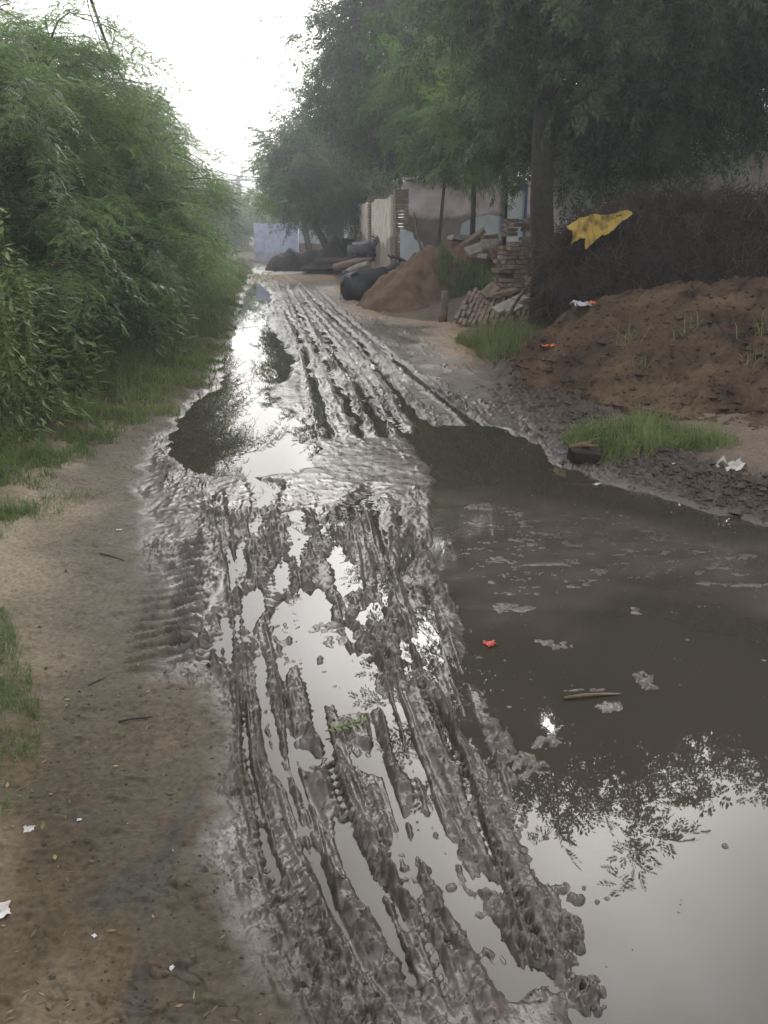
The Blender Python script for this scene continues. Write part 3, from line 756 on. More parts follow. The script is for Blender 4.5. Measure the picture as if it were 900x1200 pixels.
# young bright trees of the yard
def tree_at(px, Y, z=None):
    q = at(px, 300, Y); return (q.x, Y, gz1(q.x, Y) if z is None else z)
def small_neem(name, px, Y, h, seed, lab, cr=(1.5, 1.5, 1.1), n=30, per=26, mat='neem_light', r=.07, lean=0.0, bottom=.58, sscale=.9, lab_cat='tree'):
    rg = np.random.RandomState(seed)
    cz = h * bottom + cr[2] * .9
    cl = crown_clumps(rg, (lean, 0, cz), cr, n, .3)
    t_ = build_tree(name, tree_at(px, Y), [(0, 0, -.1), (.02 + lean * .3, 0, h * .3), (lean * .7, 0, h * .55), (lean, 0, cz), (lean, 0, cz + cr[2] * .7)],
                    [r * 1.25, r, r * .85, r * .5, r * .2], cl, .33, per, PN, M[mat], seed + 1, sscale, .55, 18)
    return tag(t_, lab, lab_cat)
small_neem('young_tree', 589, 17.0, 3.6, 31, 'slender straight young tree in front of the broken brick pillar', (1.3, 1.3, 1.0), 30, 26, r=.045, bottom=.55)
small_neem('young_tree', 552, 19.5, 3.7, 41, 'bright green young tree before the pink plaster wall', (1.7, 1.5, 1.05), 38, 26, r=.06, bottom=.56)
small_neem('young_tree', 512, 21.0, 4.6, 51, 'leafy young tree hanging over the end pillar of the yard wall', (1.6, 1.6, 1.4), 40, 26, r=.04, bottom=.56, lean=.3)
small_neem('young_tree', 748, 13.6, 4.4, 61, 'thin young tree rising behind the brushwood stack', (1.5, 1.3, 1.2), 24, 20, r=.055, bottom=.52, mat='neem')

# trees standing further along the right side of the road
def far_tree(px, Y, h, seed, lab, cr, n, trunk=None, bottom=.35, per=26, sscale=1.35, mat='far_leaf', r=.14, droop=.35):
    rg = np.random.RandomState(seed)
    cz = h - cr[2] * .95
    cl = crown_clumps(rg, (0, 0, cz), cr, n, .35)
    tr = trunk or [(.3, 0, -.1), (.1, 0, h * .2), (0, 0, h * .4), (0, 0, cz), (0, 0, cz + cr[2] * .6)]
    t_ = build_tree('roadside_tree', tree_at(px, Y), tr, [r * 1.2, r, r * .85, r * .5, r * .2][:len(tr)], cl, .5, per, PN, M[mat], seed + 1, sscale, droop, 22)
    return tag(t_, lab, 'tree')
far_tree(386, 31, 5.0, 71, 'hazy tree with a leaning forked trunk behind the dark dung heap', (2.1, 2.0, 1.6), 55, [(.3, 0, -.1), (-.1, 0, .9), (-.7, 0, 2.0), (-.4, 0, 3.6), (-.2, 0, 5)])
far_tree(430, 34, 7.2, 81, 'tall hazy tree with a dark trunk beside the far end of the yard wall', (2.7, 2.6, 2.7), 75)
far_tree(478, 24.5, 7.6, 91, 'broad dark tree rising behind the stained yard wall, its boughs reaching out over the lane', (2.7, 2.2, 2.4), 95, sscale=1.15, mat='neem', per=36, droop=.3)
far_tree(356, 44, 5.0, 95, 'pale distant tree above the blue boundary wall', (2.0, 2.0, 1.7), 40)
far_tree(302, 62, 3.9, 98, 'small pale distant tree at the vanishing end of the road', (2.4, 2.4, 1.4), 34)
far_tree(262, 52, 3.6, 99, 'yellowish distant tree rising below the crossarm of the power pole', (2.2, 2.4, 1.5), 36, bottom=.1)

# ------------------------------------------------------------------ thorn bushes along the left side
def bush_proto(seed, h, rad, n, per):
    rg = np.random.RandomState(seed)
    root = empty('thorn_bush', (0, 0, 0))
    tb = MB(); pos = []; dr = []; tn = []; sc = []
    for i in range(n):
        a = rg.uniform(0, 2 * math.pi); b = Vector((rg.normal(0, .18), rg.normal(0, .18), 0))
        reach = rad * rg.uniform(.2, 1.0); top = h * rg.uniform(.35, 1.0) * (1.08 - .35 * reach / rad)
        e = Vector((math.cos(a) * reach, math.sin(a) * reach, top * rg.uniform(.72, 1.0)))
        m = Vector((math.cos(a) * reach * .35, math.sin(a) * reach * .35, top * 1.12))
        pts = bez(b, m, e, 9)
        tb.tube(pts, np.linspace(.028, .005, 9), 5, False)
        for j in range(per):                      # side fronds: feathery sprays strung along arching side twigs
            q = rg.uniform(.18, 1.0) if j else 1.0; k = q * 8; k0 = min(int(k), 7)
            pp = pts[k0].lerp(pts[k0 + 1], k - k0); tg = (pts[k0 + 1] - pts[k0]).normalized()
            aa = a + rg.normal(0, 1.0)
            out_ = Vector((math.cos(aa), math.sin(aa), rg.uniform(-.1, .5)))
            ln = rg.uniform(.35, .95); ee = pp + (out_ + tg * .35).normalized() * ln + Vector((0, 0, -.28 * ln))
            mm = pp.lerp(ee, .5) + Vector((0, 0, .16 * ln)); tw = bez(pp, mm, ee, 5)
            tb.tube(tw, np.linspace(.007, .002, 5), 4, False)
            tint = np.clip(rg.normal(.42, .26), 0, 1)
            for w_ in range(int(3 + ln * 5)):
                f = rg.uniform(.15, 1) * 3.99; f0 = int(f); c_ = tw[f0].lerp(tw[f0 + 1], f - f0)
                t_ = (tw[f0 + 1] - tw[f0]).normalized(); sd_ = t_.cross(Vector((0, 0, 1))); sd_ = sd_.normalized() if sd_.length > .01 else Vector((1, 0, 0))
                pos.append(c_); dr.append(t_ * .8 + sd_ * rg.choice((-1, 1)) * rg.uniform(.2, 1.0) + Vector((0, 0, rg.normal(-.15, .2)))); tn.append(tint); sc.append(rg.uniform(.55, 1.0))
    tb.build('stem', M['bark'], root, smooth=True)
    pos = np.array([tuple(v) for v in pos]); dr = np.array([tuple(v) for v in dr])
    pos[:, 2] = np.maximum(pos[:, 2], .12)
    Vv, Ff, T = bake(PT, pos, dr, np.array(sc), rg, tint_c=np.array(tn))
    mesh_np('crown', Vv, Ff, M['thorn'], root, smooth=False, attrs={'tint': T})
    return root
BP = [bush_proto(s, h, r_, n, per) for s, h, r_, n, per in ((201, 4.0, 1.7, 44, 12), (202, 3.4, 1.5, 42, 12), (203, 4.5, 1.5, 44, 12))]
# px of the bush middle, depth, prototype, scale, label
bushes = [(-70, 7.6, 0, .92, 'feathery thorn bush cut by the left edge, behind the nearest tall weeds'),
          (40, 9.0, 2, .95, 'tall thorn bush reaching highest at the left, beside the sagging cable'),
          (92, 10.6, 0, .95, 'dense thorn bush standing just under the sagging cable'),
          (-150, 10.5, 2, 1.1, 'dark thorn bush filling the upper left corner'),
          (30, 12.5, 0, 1.15, 'thorn bush crowded in behind the tall bush near the cable'),
          (112, 13.5, 1, 1.12, 'thorn bush beside the round left puddle, leaning over the verge'),
          (126, 16.0, 2, 1.02, 'thorn bush set back from the verge behind the puddle-side bush'),
          (158, 17.5, 0, .96, 'arching thorn bush mirrored as a dark plume in the left puddle'),
          (174, 21.0, 2, .84, 'thorn bush with long feathery fronds reaching out against the white sky'),
          (182, 26.0, 0, .70, 'thorn bush half hidden past the bush with long fronds'),
          (196, 31.0, 1, .68, 'low hazy thorn bush near the far end of the green verge'),
          (232, 38.0, 1, .62, 'last pale thorn bush before the blue boundary wall')]
first = {}
for i, (px, Y, k, s, lab) in enumerate(bushes):
    q = at(px, 300, Y); z = gz1(q.x, Y) - .05
    if k not in first:
        o = BP[k]; first[k] = o
        o.location = (q.x, Y, z); o.rotation_euler = (0, 0, i * 1.3); o.scale = (s, s, s); tag(o, lab, 'bush', 'thorn bushes along the left verge')
    else:
        copy_thing(BP[k], (q.x, Y, z), i * 1.3, s, lab, 'bush', 'thorn bushes along the left verge')

# ------------------------------------------------------------------ tall weeds
def weed_quads(seed, h, nleaf=170, ll=.085, lw=.021):
    rg = np.random.RandomState(seed); V = []
    for i in range(nleaf):
        f = rg.uniform(.04, 1); a = rg.uniform(0, 2 * math.pi)
        reach = (1 - f * f) * .30 * h * rg.uniform(0, 1)
        b = Vector((math.cos(a) * reach, math.sin(a) * reach, f * h))
        d = Vector((math.cos(a), math.sin(a), rg.normal(.25, .4))).normalized()
        V += diamond(b, d, d.cross(Vector((0, 0, 1))).normalized(), ll * (1.15 - .6 * f) * rg.uniform(.7, 1.2), lw, .3)
    for i in range(6):          # the stems as narrow quads
        a = i * 2.1; e = Vector((math.cos(a) * .1 * h * (i > 0), math.sin(a) * .1 * h * (i > 0), h * (1 - .07 * i)))
        b = Vector((0, 0, h * .1 * i)); s = Vector((-math.sin(a), math.cos(a), 0)) * .0025
        V += [b - s, b + s, e + s * .4, e - s * .4]
    return np.array([tuple(v) for v in V])
WP = [weed_quads(s, 1.0) for s in (301, 302, 303)]
def bake_up(protos, pos, scale, rng, lean=.12, tint_c=None):
    n = len(pos); ang = rng.uniform(0, 2 * np.pi, n)
    z = np.stack([rng.normal(0, lean, n), rng.normal(0, lean, n), np.ones(n)], -1); z /= np.linalg.norm(z, axis=1, keepdims=True)
    x = np.stack([np.cos(ang), np.sin(ang), np.zeros(n)], -1); y = np.cross(z, x); y /= np.linalg.norm(y, axis=1, keepdims=True); x = np.cross(y, z)
    pick = rng.randint(0, len(protos), n); out = []; T = []
    for k, P in enumerate(protos):
        m = pick == k
        if not m.any(): continue
        B = np.stack([x[m], y[m], z[m]], 1) * np.asarray(scale)[m][:, None, None]
        W = np.einsum('vk,nkj->nvj', P, B) + np.asarray(pos)[m][:, None, :]
        tt = np.clip((rng.rand(m.sum()) if tint_c is None else tint_c[m])[:, None] * .7 + rng.rand(m.sum(), len(P) // 4).repeat(4, 1) * .3, 0, 1)
        out.append(W.reshape(-1, 3)); T.append(tt.ravel())
    Vv = np.concatenate(out)
    return Vv, np.arange(len(Vv)).reshape(-1, 4), np.concatenate(T)
rng = np.random.RandomState(33)
yy = 4.4 * (34 / 4.4) ** rng.rand(2000)
dd = rng.uniform(.35, 1.0, 2000) ** 1 * (2.0 + .03 * yy)
xx = XL(yy) - .28 - dd * rng.rand(2000) ** .8 + .25 * pn(yy * 1.2, yy * 0, 61)
hh = (.20 + .62 * sst(.2, 1.7, XL(yy) - xx)) * rng.uniform(.5, 1.4, 2000) * (1 + .5 * pn(xx * .9, yy * .9, 62))
Vv, Ff, T = bake_up(WP, np.stack([xx, yy, gz(xx, yy) - .02], -1), hh, rng, .16)
tag(mesh_np('weeds', Vv, Ff, M['weed'], smooth=False, attrs={'tint': T}), 'mass of low leafy weeds along the foot of the thorn bushes', 'weeds', kind='stuff')
def tall_weed(px, py, Y, h, seed, lab, n=7, WP=WP):
    rg = np.random.RandomState(seed); q = at(px, py, Y)
    root = empty('tall_weed', (q.x, Y, gz1(q.x, Y)), 0, lab, 'weed', 'tall leafy weeds on the left verge')
    sm = MB(); ps = []; hs_ = []
    for i in range(n):
        a = rg.uniform(0, 6.28); rr_ = rg.uniform(0, .22); hi = h * (1 if i == 0 else rg.uniform(.55, .92))
        ps.append((math.cos(a) * rr_, math.sin(a) * rr_, 0)); hs_.append(hi)
        sm.tube([(0, 0, -.06), (0, 0, -.02), (ps[-1][0], ps[-1][1], hi * .35)], [.006, .006, .003], 4, False)
    sm.build('stem', M['bark'], root)
    Vv, Ff, T = bake_up(WP, np.array(ps), np.array(hs_), rg, .08, rg.uniform(.4, 1, n))
    mesh_np('leaves', Vv, Ff, M['weed'], root, smooth=False, attrs={'tint': T})
tall_weed(28, 480, 6.0, 1.75, 1, 'tallest pale spiky weed standing at the left edge of the picture')
tall_weed(62, 480, 6.8, 1.25, 2, 'bushy weed just right of the tallest spiky weed')
tall_weed(120, 470, 7.8, 1.35, 3, 'upright spiky weed in the middle of the weedy verge')
tall_weed(160, 450, 9.0, 1.45, 4, 'broad-topped weed in front of the bush by the round puddle')
tall_weed(5, 520, 5.4, 1.15, 5, 'low bushy weed at the left edge below the tallest spiky weed')
tall_weed(205, 430, 11.0, 1.2, 6, 'leafy weed leaning toward the narrow neck of the left puddle')

WB = [weed_quads(s, 1.0, 46, .20, .095) for s in (311, 312)]
tall_weed(186, 440, 9.6, 1.0, 7, 'broad-leaved weed among the narrow-leaved ones beside the round puddle', 5, WB)
tall_weed(95, 500, 7.0, .8, 8, 'low broad-leaved weed at the foot of the upright spiky weed', 4, WB)
# ------------------------------------------------------------------ grass
def blades(name, x, y, h, w, rng, lean=.5, lab=None, tint=None, z=None):
    n = len(x); zz = gz(x, y) - .01 if z is None else z
    a = rng.uniform(0, 2 * np.pi, n); l = h * np.abs(rng.normal(0, lean, n)); la = rng.uniform(0, 2 * np.pi, n)
    s = np.stack([np.cos(a), np.sin(a), np.zeros(n)], -1) * (w * .5)[:, None]
    b = np.stack([x, y, zz], -1)
    off = np.stack([np.cos(la) * l, np.sin(la) * l, np.zeros(n)], -1)
    m = b + off * .35 + np.array([0, 0, 1]) * (h * .58)[:, None]
    tip = b + off + np.array([0, 0, 1]) * (h * np.sqrt(np.maximum(.15, 1 - (l / h) ** 2 * .6)))[:, None]
    Vv = np.stack([b - s, b + s, m + s * .75, m - s * .75, tip], 1).reshape(-1, 3)
    k = np.arange(n)[:, None] * 5
    Q4 = k + np.array([[0, 1, 2, 3]]); T3 = k + np.array([[3, 2, 4]])
    tt = rng.rand(n) if tint is None else np.clip(tint + rng.normal(0, .15, n), 0, 1)
    o = mesh_np(name, Vv, [Q4, T3], M['grass'], smooth=False, attrs={'tint': np.repeat(tt, 5)})
    return tag(o, lab, 'grass', kind='stuff')
rng = np.random.RandomState(44)
n = 46000
yy = 4.0 * (36 / 4.0) ** rng.rand(n)
dd = rng.exponential(.45, n) * (1 + .02 * yy)
xx = XL(yy) + .10 - dd + .16 * pn(yy * 2.3, yy * 0, 5) + .10 * pn(yy * 7, yy * 0 + 3, 6) + rng.normal(0, .05, n)
keep = (1.3 * pn(xx * 3, yy * 3, 9) + .35 + .6 * dd > rng.rand(n) * .9)
xx, yy, dd = xx[keep], yy[keep], dd[keep]
hh = np.clip(.04 + .17 * dd, .03, .36) * rng.uniform(.45, 1.4, len(xx)) * (1 + .6 * pn(xx * 2, yy * 2, 12))
blades('verge_grass', xx, yy, hh, .005 + .00055 * yy, rng, .55, 'green grass fringe between the bare path and the thorn bushes', .35 + .35 * pn(xx * .8, yy * .8, 4))
n = 10000
yy = rng.uniform(1.75, 3.75, n)
xx = XL(yy) + .05 - rng.exponential(.16, n)
keep = pn(xx * 5, yy * 5, 9) + .35 > rng.rand(n) * .8
xx, yy = xx[keep], yy[keep]
blades('near_grass', xx, yy, rng.uniform(.015, .07, len(xx)), np.full(len(xx), .003), rng, 1.0, 'short grass patch at the left edge of the dirt path', .12 + .3 * pn(xx * 3, yy * 3, 4))
def patch(name, cx, cy, rx, ry, n, h, lab, seed, w=.008, tint=.5, z=None, lean=.75):
    rg = np.random.RandomState(seed); a = rg.uniform(0, 6.283, n); r_ = np.sqrt(rg.rand(n)) * (1 + .25 * np.sin(a * 3 + seed))
    x = cx + np.cos(a) * r_ * rx; y = cy + np.sin(a) * r_ * ry
    hh = h * rg.uniform(.3, 1.35, n) * (1.15 - .7 * r_ ** 2) * (1 + .5 * pn(x * 4, y * 4, seed + 5))
    return blades(name, x, y, hh, np.full(n, w), rg, lean, lab, tint + .3 * pn(x * 3, y * 3, seed), z)
q = gp(596, 405, .12); patch('grass_clump', q[0], q[1] + .2, .62, 1.1, 4200, .34, 'lush grass clump at the foot of the soil bank, before the fallen bricks', 51)
q = gp(748, 508, .14); patch('grass_clump', q[0], q[1], .62, .42, 3600, .20, 'bright grass strip between the soil bank and the puddle', 52, .007)
for i, (px, py, c, hh) in enumerate(((70, 588, 260, .06), (56, 600, 160, .05), (95, 577, 130, .05), (10, 600, 300, .07), (-5, 630, 250, .06))):
    q = gp(px, py, .06); patch('grass_tuft', q[0], q[1], .16, .16, c, hh, ('sparse dry tuft of grass on the bare path', 'thin tuft just below the sparse dry one on the path',
        'small tuft just right of the sparse dry one on the path', 'low grass at the left edge where the path narrows', 'low grass spilling in at the left edge below the verge')[i], 60 + i, .004, .35)

# ------------------------------------------------------------------ heaps
def heap(name, x0, x1, y0, y1, res, fz, mat, label, cat, skirt=True):
    xs = np.arange(x0, x1 + res, res); ys = np.arange(y0, y1 + res, res)
    X, Y = np.meshgrid(xs, ys); Z = fz(X, Y)
    vv = np.stack([X, Y, Z], -1).reshape(-1, 3); k = np.arange(X.size).reshape(X.shape)
    q = np.stack([k[:-1, :-1], k[:-1, 1:], k[1:, 1:], k[1:, :-1]], -1).reshape(-1, 4)
    top = np.stack([Z[:-1, :-1], Z[:-1, 1:], Z[1:, 1:], Z[1:, :-1]], -1).reshape(-1, 4).max(1)
    gg = gz(X.ravel(), Y.ravel())
    over = (vv[:, 2] > gg - .03)
    keep = over[q].any(1)
    q = q[keep]; uq, inv = np.unique(q, return_inverse=True)
    return tag(mesh_np(name, vv[uq], inv.reshape(-1, 4), mat), label, cat)
# the long soil bank on the right: foot and ridge lines measured in the picture
foot = gpl([(585, 440), (640, 455), (720, 470), (830, 488), (905, 510), (1100, 560)], .12)
ridge = np.array([tuple(at(*a)) for a in ((600, 432, 9.2), (640, 396, 9.7), (684, 362, 9.8), (740, 348, 9.6), (800, 342, 9.3), (900, 335, 8.8), (1100, 335, 8.0))])
def soil_z(X, Y):
    fy = np.interp(X, foot[:, 0], foot[:, 1], left=9.2); ry = np.interp(X, ridge[:, 0], ridge[:, 1]); rz_ = np.interp(X, ridge[:, 0], ridge[:, 2], left=.0)
    t_ = (Y - fy) / np.maximum(ry - fy, .2)
    f = sst(-.02, 1.0, t_) * .55 + .45 * np.clip(t_, 0, 1)
    back = sst(ry + 1.6, ry + .2, Y)
    z = .10 + (rz_ - .10) * f * back
    z = z + (.09 * fbm(X * 1.7, Y * 1.7, 3, 131) + .05 * (billow(X * 5, Y * 5, 3, 133) - .5) + .045 * np.maximum(0, fbm(X * 9, Y * 9, 3, 137) - .1) + .02 * fbm(X * 18, Y * 18, 2, 135)) * sst(-.1, .2, t_)
    return np.where((t_ < -.05) | (X < ridge[0, 0] - .1), -.2, z)
heap('soil_bank', 1.2, 6.5, 5.4, 11.4, .03, soil_z, M['soil'], 'long brown bank of dug soil in front of the brushwood stack', 'soil bank')
rng = np.random.RandomState(5)
# reddish heap beside the buffalo
hc = at(498, 360, 16.4)
def red_z(X, Y):
    q = np.hypot((X - hc.x - .05) / 1.45, (Y - 16.9) / 1.25)
    q = q + .16 * pn(X * 1.5, Y * 1.5, 141)
    return -.2 + 1.28 * np.clip(1 - q, 0, 1) ** .85 + .06 * fbm(X * 4, Y * 4, 3, 143) + .2 * (q < 1.15) + .015 * fbm(X * 16, Y * 16, 2, 144)
M['soil_red'] = noise_mat('reddish_soil', (.095, .060, .040), (.170, .112, .076), 5, .95, .7, 30, spec=.15, dist=.03)
heap('soil_heap', hc.x - 1.9, hc.x + 1.9, 15.2, 18.8, .04, red_z, M['soil_red'], 'cone-shaped reddish soil heap against which the nearer buffalo lies', 'soil heap')
# grass on its right shoulder
n = 8200; rg = np.random.RandomState(8)
gx_ = hc.x + rg.uniform(-.3, 1.75, n); gy_ = rg.uniform(15.9, 18.6, n)
zz = np.maximum(red_z(gx_, gy_), gz(gx_, gy_)) - .02
k = (gx_ - hc.x) + .7 * pn(gx_ * 2.5, gy_ * 2.5, 3) > .42
blades('heap_grass', gx_[k], gy_[k], rg.uniform(.12, .34, k.sum()), np.full(k.sum(), .014), rg, .5, 'green weeds growing over the right shoulder of the reddish heap', .45 + .3 * pn(gx_[k] * 2, gy_[k] * 2, 6), zz[k])
# long dark heap by the far road
dc = at(362, 300, 33.0)
def dung_z(X, Y):
    q = np.abs((Y - 33.0) / 1.2) ** 2 + np.clip(np.abs(X - dc.x) / 1.75, 0, 9) ** 4 + .25 * pn(X * 1.2, Y * 1.2, 151)
    return -.25 + 1.05 * np.clip(1.1 - q, 0, 1) ** .5 * (.85 + .25 * pn(X * 1.6, Y * 1.1, 153)) + .05 * fbm(X * 5, Y * 5, 3, 155)
heap('dung_heap', dc.x - 2.6, dc.x + 2.6, 31.2, 35.0, .07, dung_z, M['dung'], 'long low blackish dung heap at the far bend of the road', 'dung heap')
dc2 = at(405, 296, 31.0)
def dung2_z(X, Y):
    q = ((X - dc2.x) / 1.2) ** 2 + ((Y - 31.4) / 1.3) ** 2 + .25 * pn(X * 1.2, Y * 1.2, 161)
    return .2 + 1.0 * np.clip(1 - q, 0, 1) ** .6 + .05 * fbm(X * 5, Y * 5, 3, 165)
heap('dung_heap', dc2.x - 1.6, dc2.x + 1.6, 29.6, 33.4, .07, dung2_z, M['dung'], 'higher dark heap piled against the far end of the yard wall', 'dung heap')

# ------------------------------------------------------------------ brushwood stack
def sticks(P, D, L, r, k=4):
    """straight sticks: starts, unit directions, lengths, radii"""
    n = len(P); D = D / np.linalg.norm(D, axis=1, keepdims=True)
    a = np.cross(D, np.array([.31, .22, .93])); a /= np.linalg.norm(a, axis=1, keepdims=True) + 1e-9
    b = np.cross(D, a); ring = []
    for e, f in ((0, 1.0), (.5, .8), (1, .35)):
        c = P + D * (L * e)[:, None]
        if e == .5: c = c + a * (L * .04)[:, None]
        for j in range(k):
            q = 2 * math.pi * j / k
            ring.append(c + (a * math.cos(q) + b * math.sin(q)) * (r * f)[:, None])
    Vv = np.stack(ring, 1).reshape(-1, 3)
    base = np.arange(n)[:, None] * (3 * k)
    F = [base + np.array([[i * k + j, i * k + (j + 1) % k, (i + 1) * k + (j + 1) % k, (i + 1) * k + j]]) for i in range(2) for j in range(k)]
    return Vv, np.concatenate(F)
brush = empty('brushwood_stack', (4.4, 11.2, .1), 0, 'high dark stack of dry brushwood and twigs under the trees', 'brushwood stack')
tops = np.array([tuple(at(*a)) for a in ((636, 318, 10.9), (655, 272, 10.9), (700, 246, 10.9), (742, 228, 10.9), (800, 220, 10.9), (860, 224, 10.9), (905, 226, 10.9), (1150, 230, 10.9))])
def brush_top(X): return np.interp(X, tops[:, 0], tops[:, 2], left=.4)
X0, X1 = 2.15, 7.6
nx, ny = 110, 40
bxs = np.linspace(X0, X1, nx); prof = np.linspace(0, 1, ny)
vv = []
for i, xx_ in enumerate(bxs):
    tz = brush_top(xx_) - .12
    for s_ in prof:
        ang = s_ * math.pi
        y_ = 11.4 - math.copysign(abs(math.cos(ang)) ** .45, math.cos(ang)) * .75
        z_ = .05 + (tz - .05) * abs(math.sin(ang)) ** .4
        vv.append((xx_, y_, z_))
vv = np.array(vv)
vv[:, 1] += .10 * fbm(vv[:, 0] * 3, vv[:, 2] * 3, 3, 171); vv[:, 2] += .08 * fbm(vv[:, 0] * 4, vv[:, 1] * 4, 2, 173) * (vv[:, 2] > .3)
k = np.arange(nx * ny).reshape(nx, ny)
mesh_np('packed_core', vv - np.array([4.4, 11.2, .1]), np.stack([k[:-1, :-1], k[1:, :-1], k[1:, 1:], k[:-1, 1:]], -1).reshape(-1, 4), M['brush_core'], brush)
rg = np.random.RandomState(9); n = 15000
sx = rg.uniform(X0 - .1, X1, n); tz = brush_top(sx); f = rg.rand(n) ** .8
sz = .1 + (tz - .1) * f; sy = 10.72 + .35 * rg.rand(n) + .5 * (f > .93) * rg.rand(n)
P = np.stack([sx, sy, sz], -1)
D = np.stack([rg.normal(0, .6, n), rg.normal(-.12, .3, n), rg.normal(.1, .8, n)], -1)
L = rg.uniform(.12, .55, n)
D[:, 2] = np.where(P[:, 2] + D[:, 2] / np.linalg.norm(D, axis=1) * L > tz + .16, -np.abs(D[:, 2]), D[:, 2])
Vv, Ff = sticks(P - np.array([4.4, 11.2, .1]), D, L, rg.uniform(.003, .009, n))
mesh_np('twigs', Vv, Ff, M['twig'], brush, smooth=False)['kind'] = 'stuff'
n = 130
sx = np.concatenate([rg.uniform(4.3, 6.2, 85), rg.uniform(2.3, 5.5, 45)]); tz = brush_top(sx)
P = np.stack([sx, rg.uniform(10.5, 10.75, n), .5 + (tz - .7) * rg.rand(n)], -1)
D = np.stack([rg.normal(0, .45, n), rg.normal(-.05, .15, n), rg.normal(.7, .6, n)], -1)
Vv, Ff = sticks(P - np.array([4.4, 11.2, .1]), D, rg.uniform(.2, .7, n), rg.uniform(.002, .006, n))
mesh_np('pale_twigs', Vv, Ff, M['twig_pale'], brush, smooth=False)['kind'] = 'stuff'
# yellow cloth spread over its left end
cm, t, p = new_mat('yellow_cloth')
p.inputs['Base Color'].default_value = (.42, .27, .025, 1); p.inputs['Roughness'].default_value = .8; p.inputs['Sheen Weight'].default_value = .1
tcn = N(t, 'ShaderNodeTexCoord'); n1 = N(t, 'ShaderNodeTexNoise'); n1.inputs['Scale'].default_value = 7; n1.inputs['Detail'].default_value = 6
t.links.new(tcn.outputs['Object'], n1.inputs['Vector'])
r = N(t, 'ShaderNodeValToRGB'); r.color_ramp.elements[0].color = (.13, .08, .015, 1); r.color_ramp.elements[0].position = .35
r.color_ramp.elements[1].color = (.28, .19, .022, 1); r.color_ramp.elements[1].position = .5
t.links.new(n1.outputs['Fac'], r.inputs[0]); t.links.new(r.outputs[0], p.inputs['Base Color'])
up = [(663, 266), (678, 256), (695, 251), (715, 252), (735, 246), (739, 250)]
lo = [(663, 267), (672, 276), (677, 286), (698, 281), (718, 270), (739, 252)]
nu, nv = 60, 24; vv = []
for i in range(nu):
    a = i / (nu - 1) * 5; k0 = min(int(a), 4); fr = a - k0
    U = np.array(up[k0]) * (1 - fr) + np.array(up[k0 + 1]) * fr; Lw = np.array(lo[k0]) * (1 - fr) + np.array(lo[k0 + 1]) * fr
    for j in range(nv):
        b = j / (nv - 1); rg_ = 1 + .38 * float(pn(i * .13, .5, 185) + .35 * pn(i * .4, .5, 186)) * b; q = U * (1 - b * rg_) + Lw * b * rg_
        w_ = at(q[0], q[1], 10.52 + .16 * (1 - b)); vv.append(tuple(w_))
vv = np.array(vv); vv[:, 1] -= .085 * fbm(vv[:, 0] * 7, vv[:, 2] * 2.5, 3, 181); vv[:, 2] += .012 * fbm(vv[:, 0] * 14, vv[:, 2] * 9, 2, 183)
k = np.arange(nu * nv).reshape(nu, nv)
o = mesh_np('yellow_cloth', vv, np.stack([k[:-1, :-1], k[1:, :-1], k[1:, 1:], k[:-1, 1:]], -1).reshape(-1, 4), cm)
o.modifiers.new('thick', 'SOLIDIFY').thickness = .006
tag(o, 'torn yellow cloth draped over the brushwood stack', 'cloth')
# leaning poles
def pole(name, a, b, r, mat, lab, cat):
    root = MB(); a = Vector(a); b = Vector(b); rg = np.random.RandomState(int(a.x * 100) % 99)
    pts = [a.lerp(b, q) + Vector(rg.normal(0, r * .4, 3)) for q in np.linspace(0, 1, 7)]
    root.tube(pts, np.linspace(r, r * .7, 7), 7)
    o = root.build(name, mat, smooth=True); return tag(o, lab, cat)
pole('wooden_pole', at(578, 392, 12.2), at(668, 262, 11.3), .028, M['wood'], 'long bare pole leaning from the fallen bricks up to the brushwood stack', 'pole')
a = at(519, 372, 14.2); a.z = gz1(a.x, 14.2) - .05
st = MB(); b = at(522, 341, 14.2)
st.tube([a, a.lerp(b, .3), a.lerp(b, .7), b, b + Vector((0, 0, .004))], [.075, .07, .065, .068, .03], 10)
tag(st.build('wooden_stake', M['wood'], smooth=True), 'short thick wooden tethering stake in the wet ground', 'stake')
pole('wooden_stake', at(495, 300, 19.5), at(485, 249, 19.5), .035, M['wood'], 'thin leaning stake before the pink plaster wall', 'stake')

# ------------------------------------------------------------------ bricks and rubble
def brick_rows(mb, nx, nz, size, rng, miss, origin=(0, 0, 0), jit=.006, gap=.012):
    L, D_, H = size
    for k in range(nz):
        for i in range(nx + 1):
            x = (i + (.5 if k % 2 else 0)) * (L + gap)
            if x > nx * (L + gap) + .01: continue
            if miss(x / (nx * (L + gap)), k / nz, rng): continue
            mb.box((origin[0] + x, origin[1] + rng.normal(0, jit * 1.5), origin[2] + k * (H + gap) + H / 2), (L, D_, H), rotm(rng.normal(0, .02), rng.normal(0, .015), rng.normal(0, .03)))
rg = np.random.RandomState(15)
pc_ = at(601, 340, 14.6)
pil = empty('brick_pillar', (pc_.x, 14.6, .15), R(12), 'tall broken brick pillar beside the big tree trunk', 'pillar')
mb = MB(); mb2 = MB()
hgt = at(604, 251, 14.6).z - .15
nz_ = int(hgt / .075)
for k in range(nz_):
    frac = k / nz_
    for i in range(2):
        for j in range(2):
            if frac > .7 and rg.rand() < .45: continue
            if rg.rand() < .12: continue
            o_ = (mb if (i == 1 or rg.rand() < .4) else mb2)
            ex = -.07 * math.sin(frac * 5) + rg.normal(0, .03)
            o_.box((-.12 + .24 * i + ex, -.12 + .24 * j + rg.normal(0, .016), k * .075 + .035), (.225 if k % 2 else .20, .20 if k % 2 else .225, .062), rotm(0, rg.normal(0, .02), rg.normal(0, .05)), .004, rg)
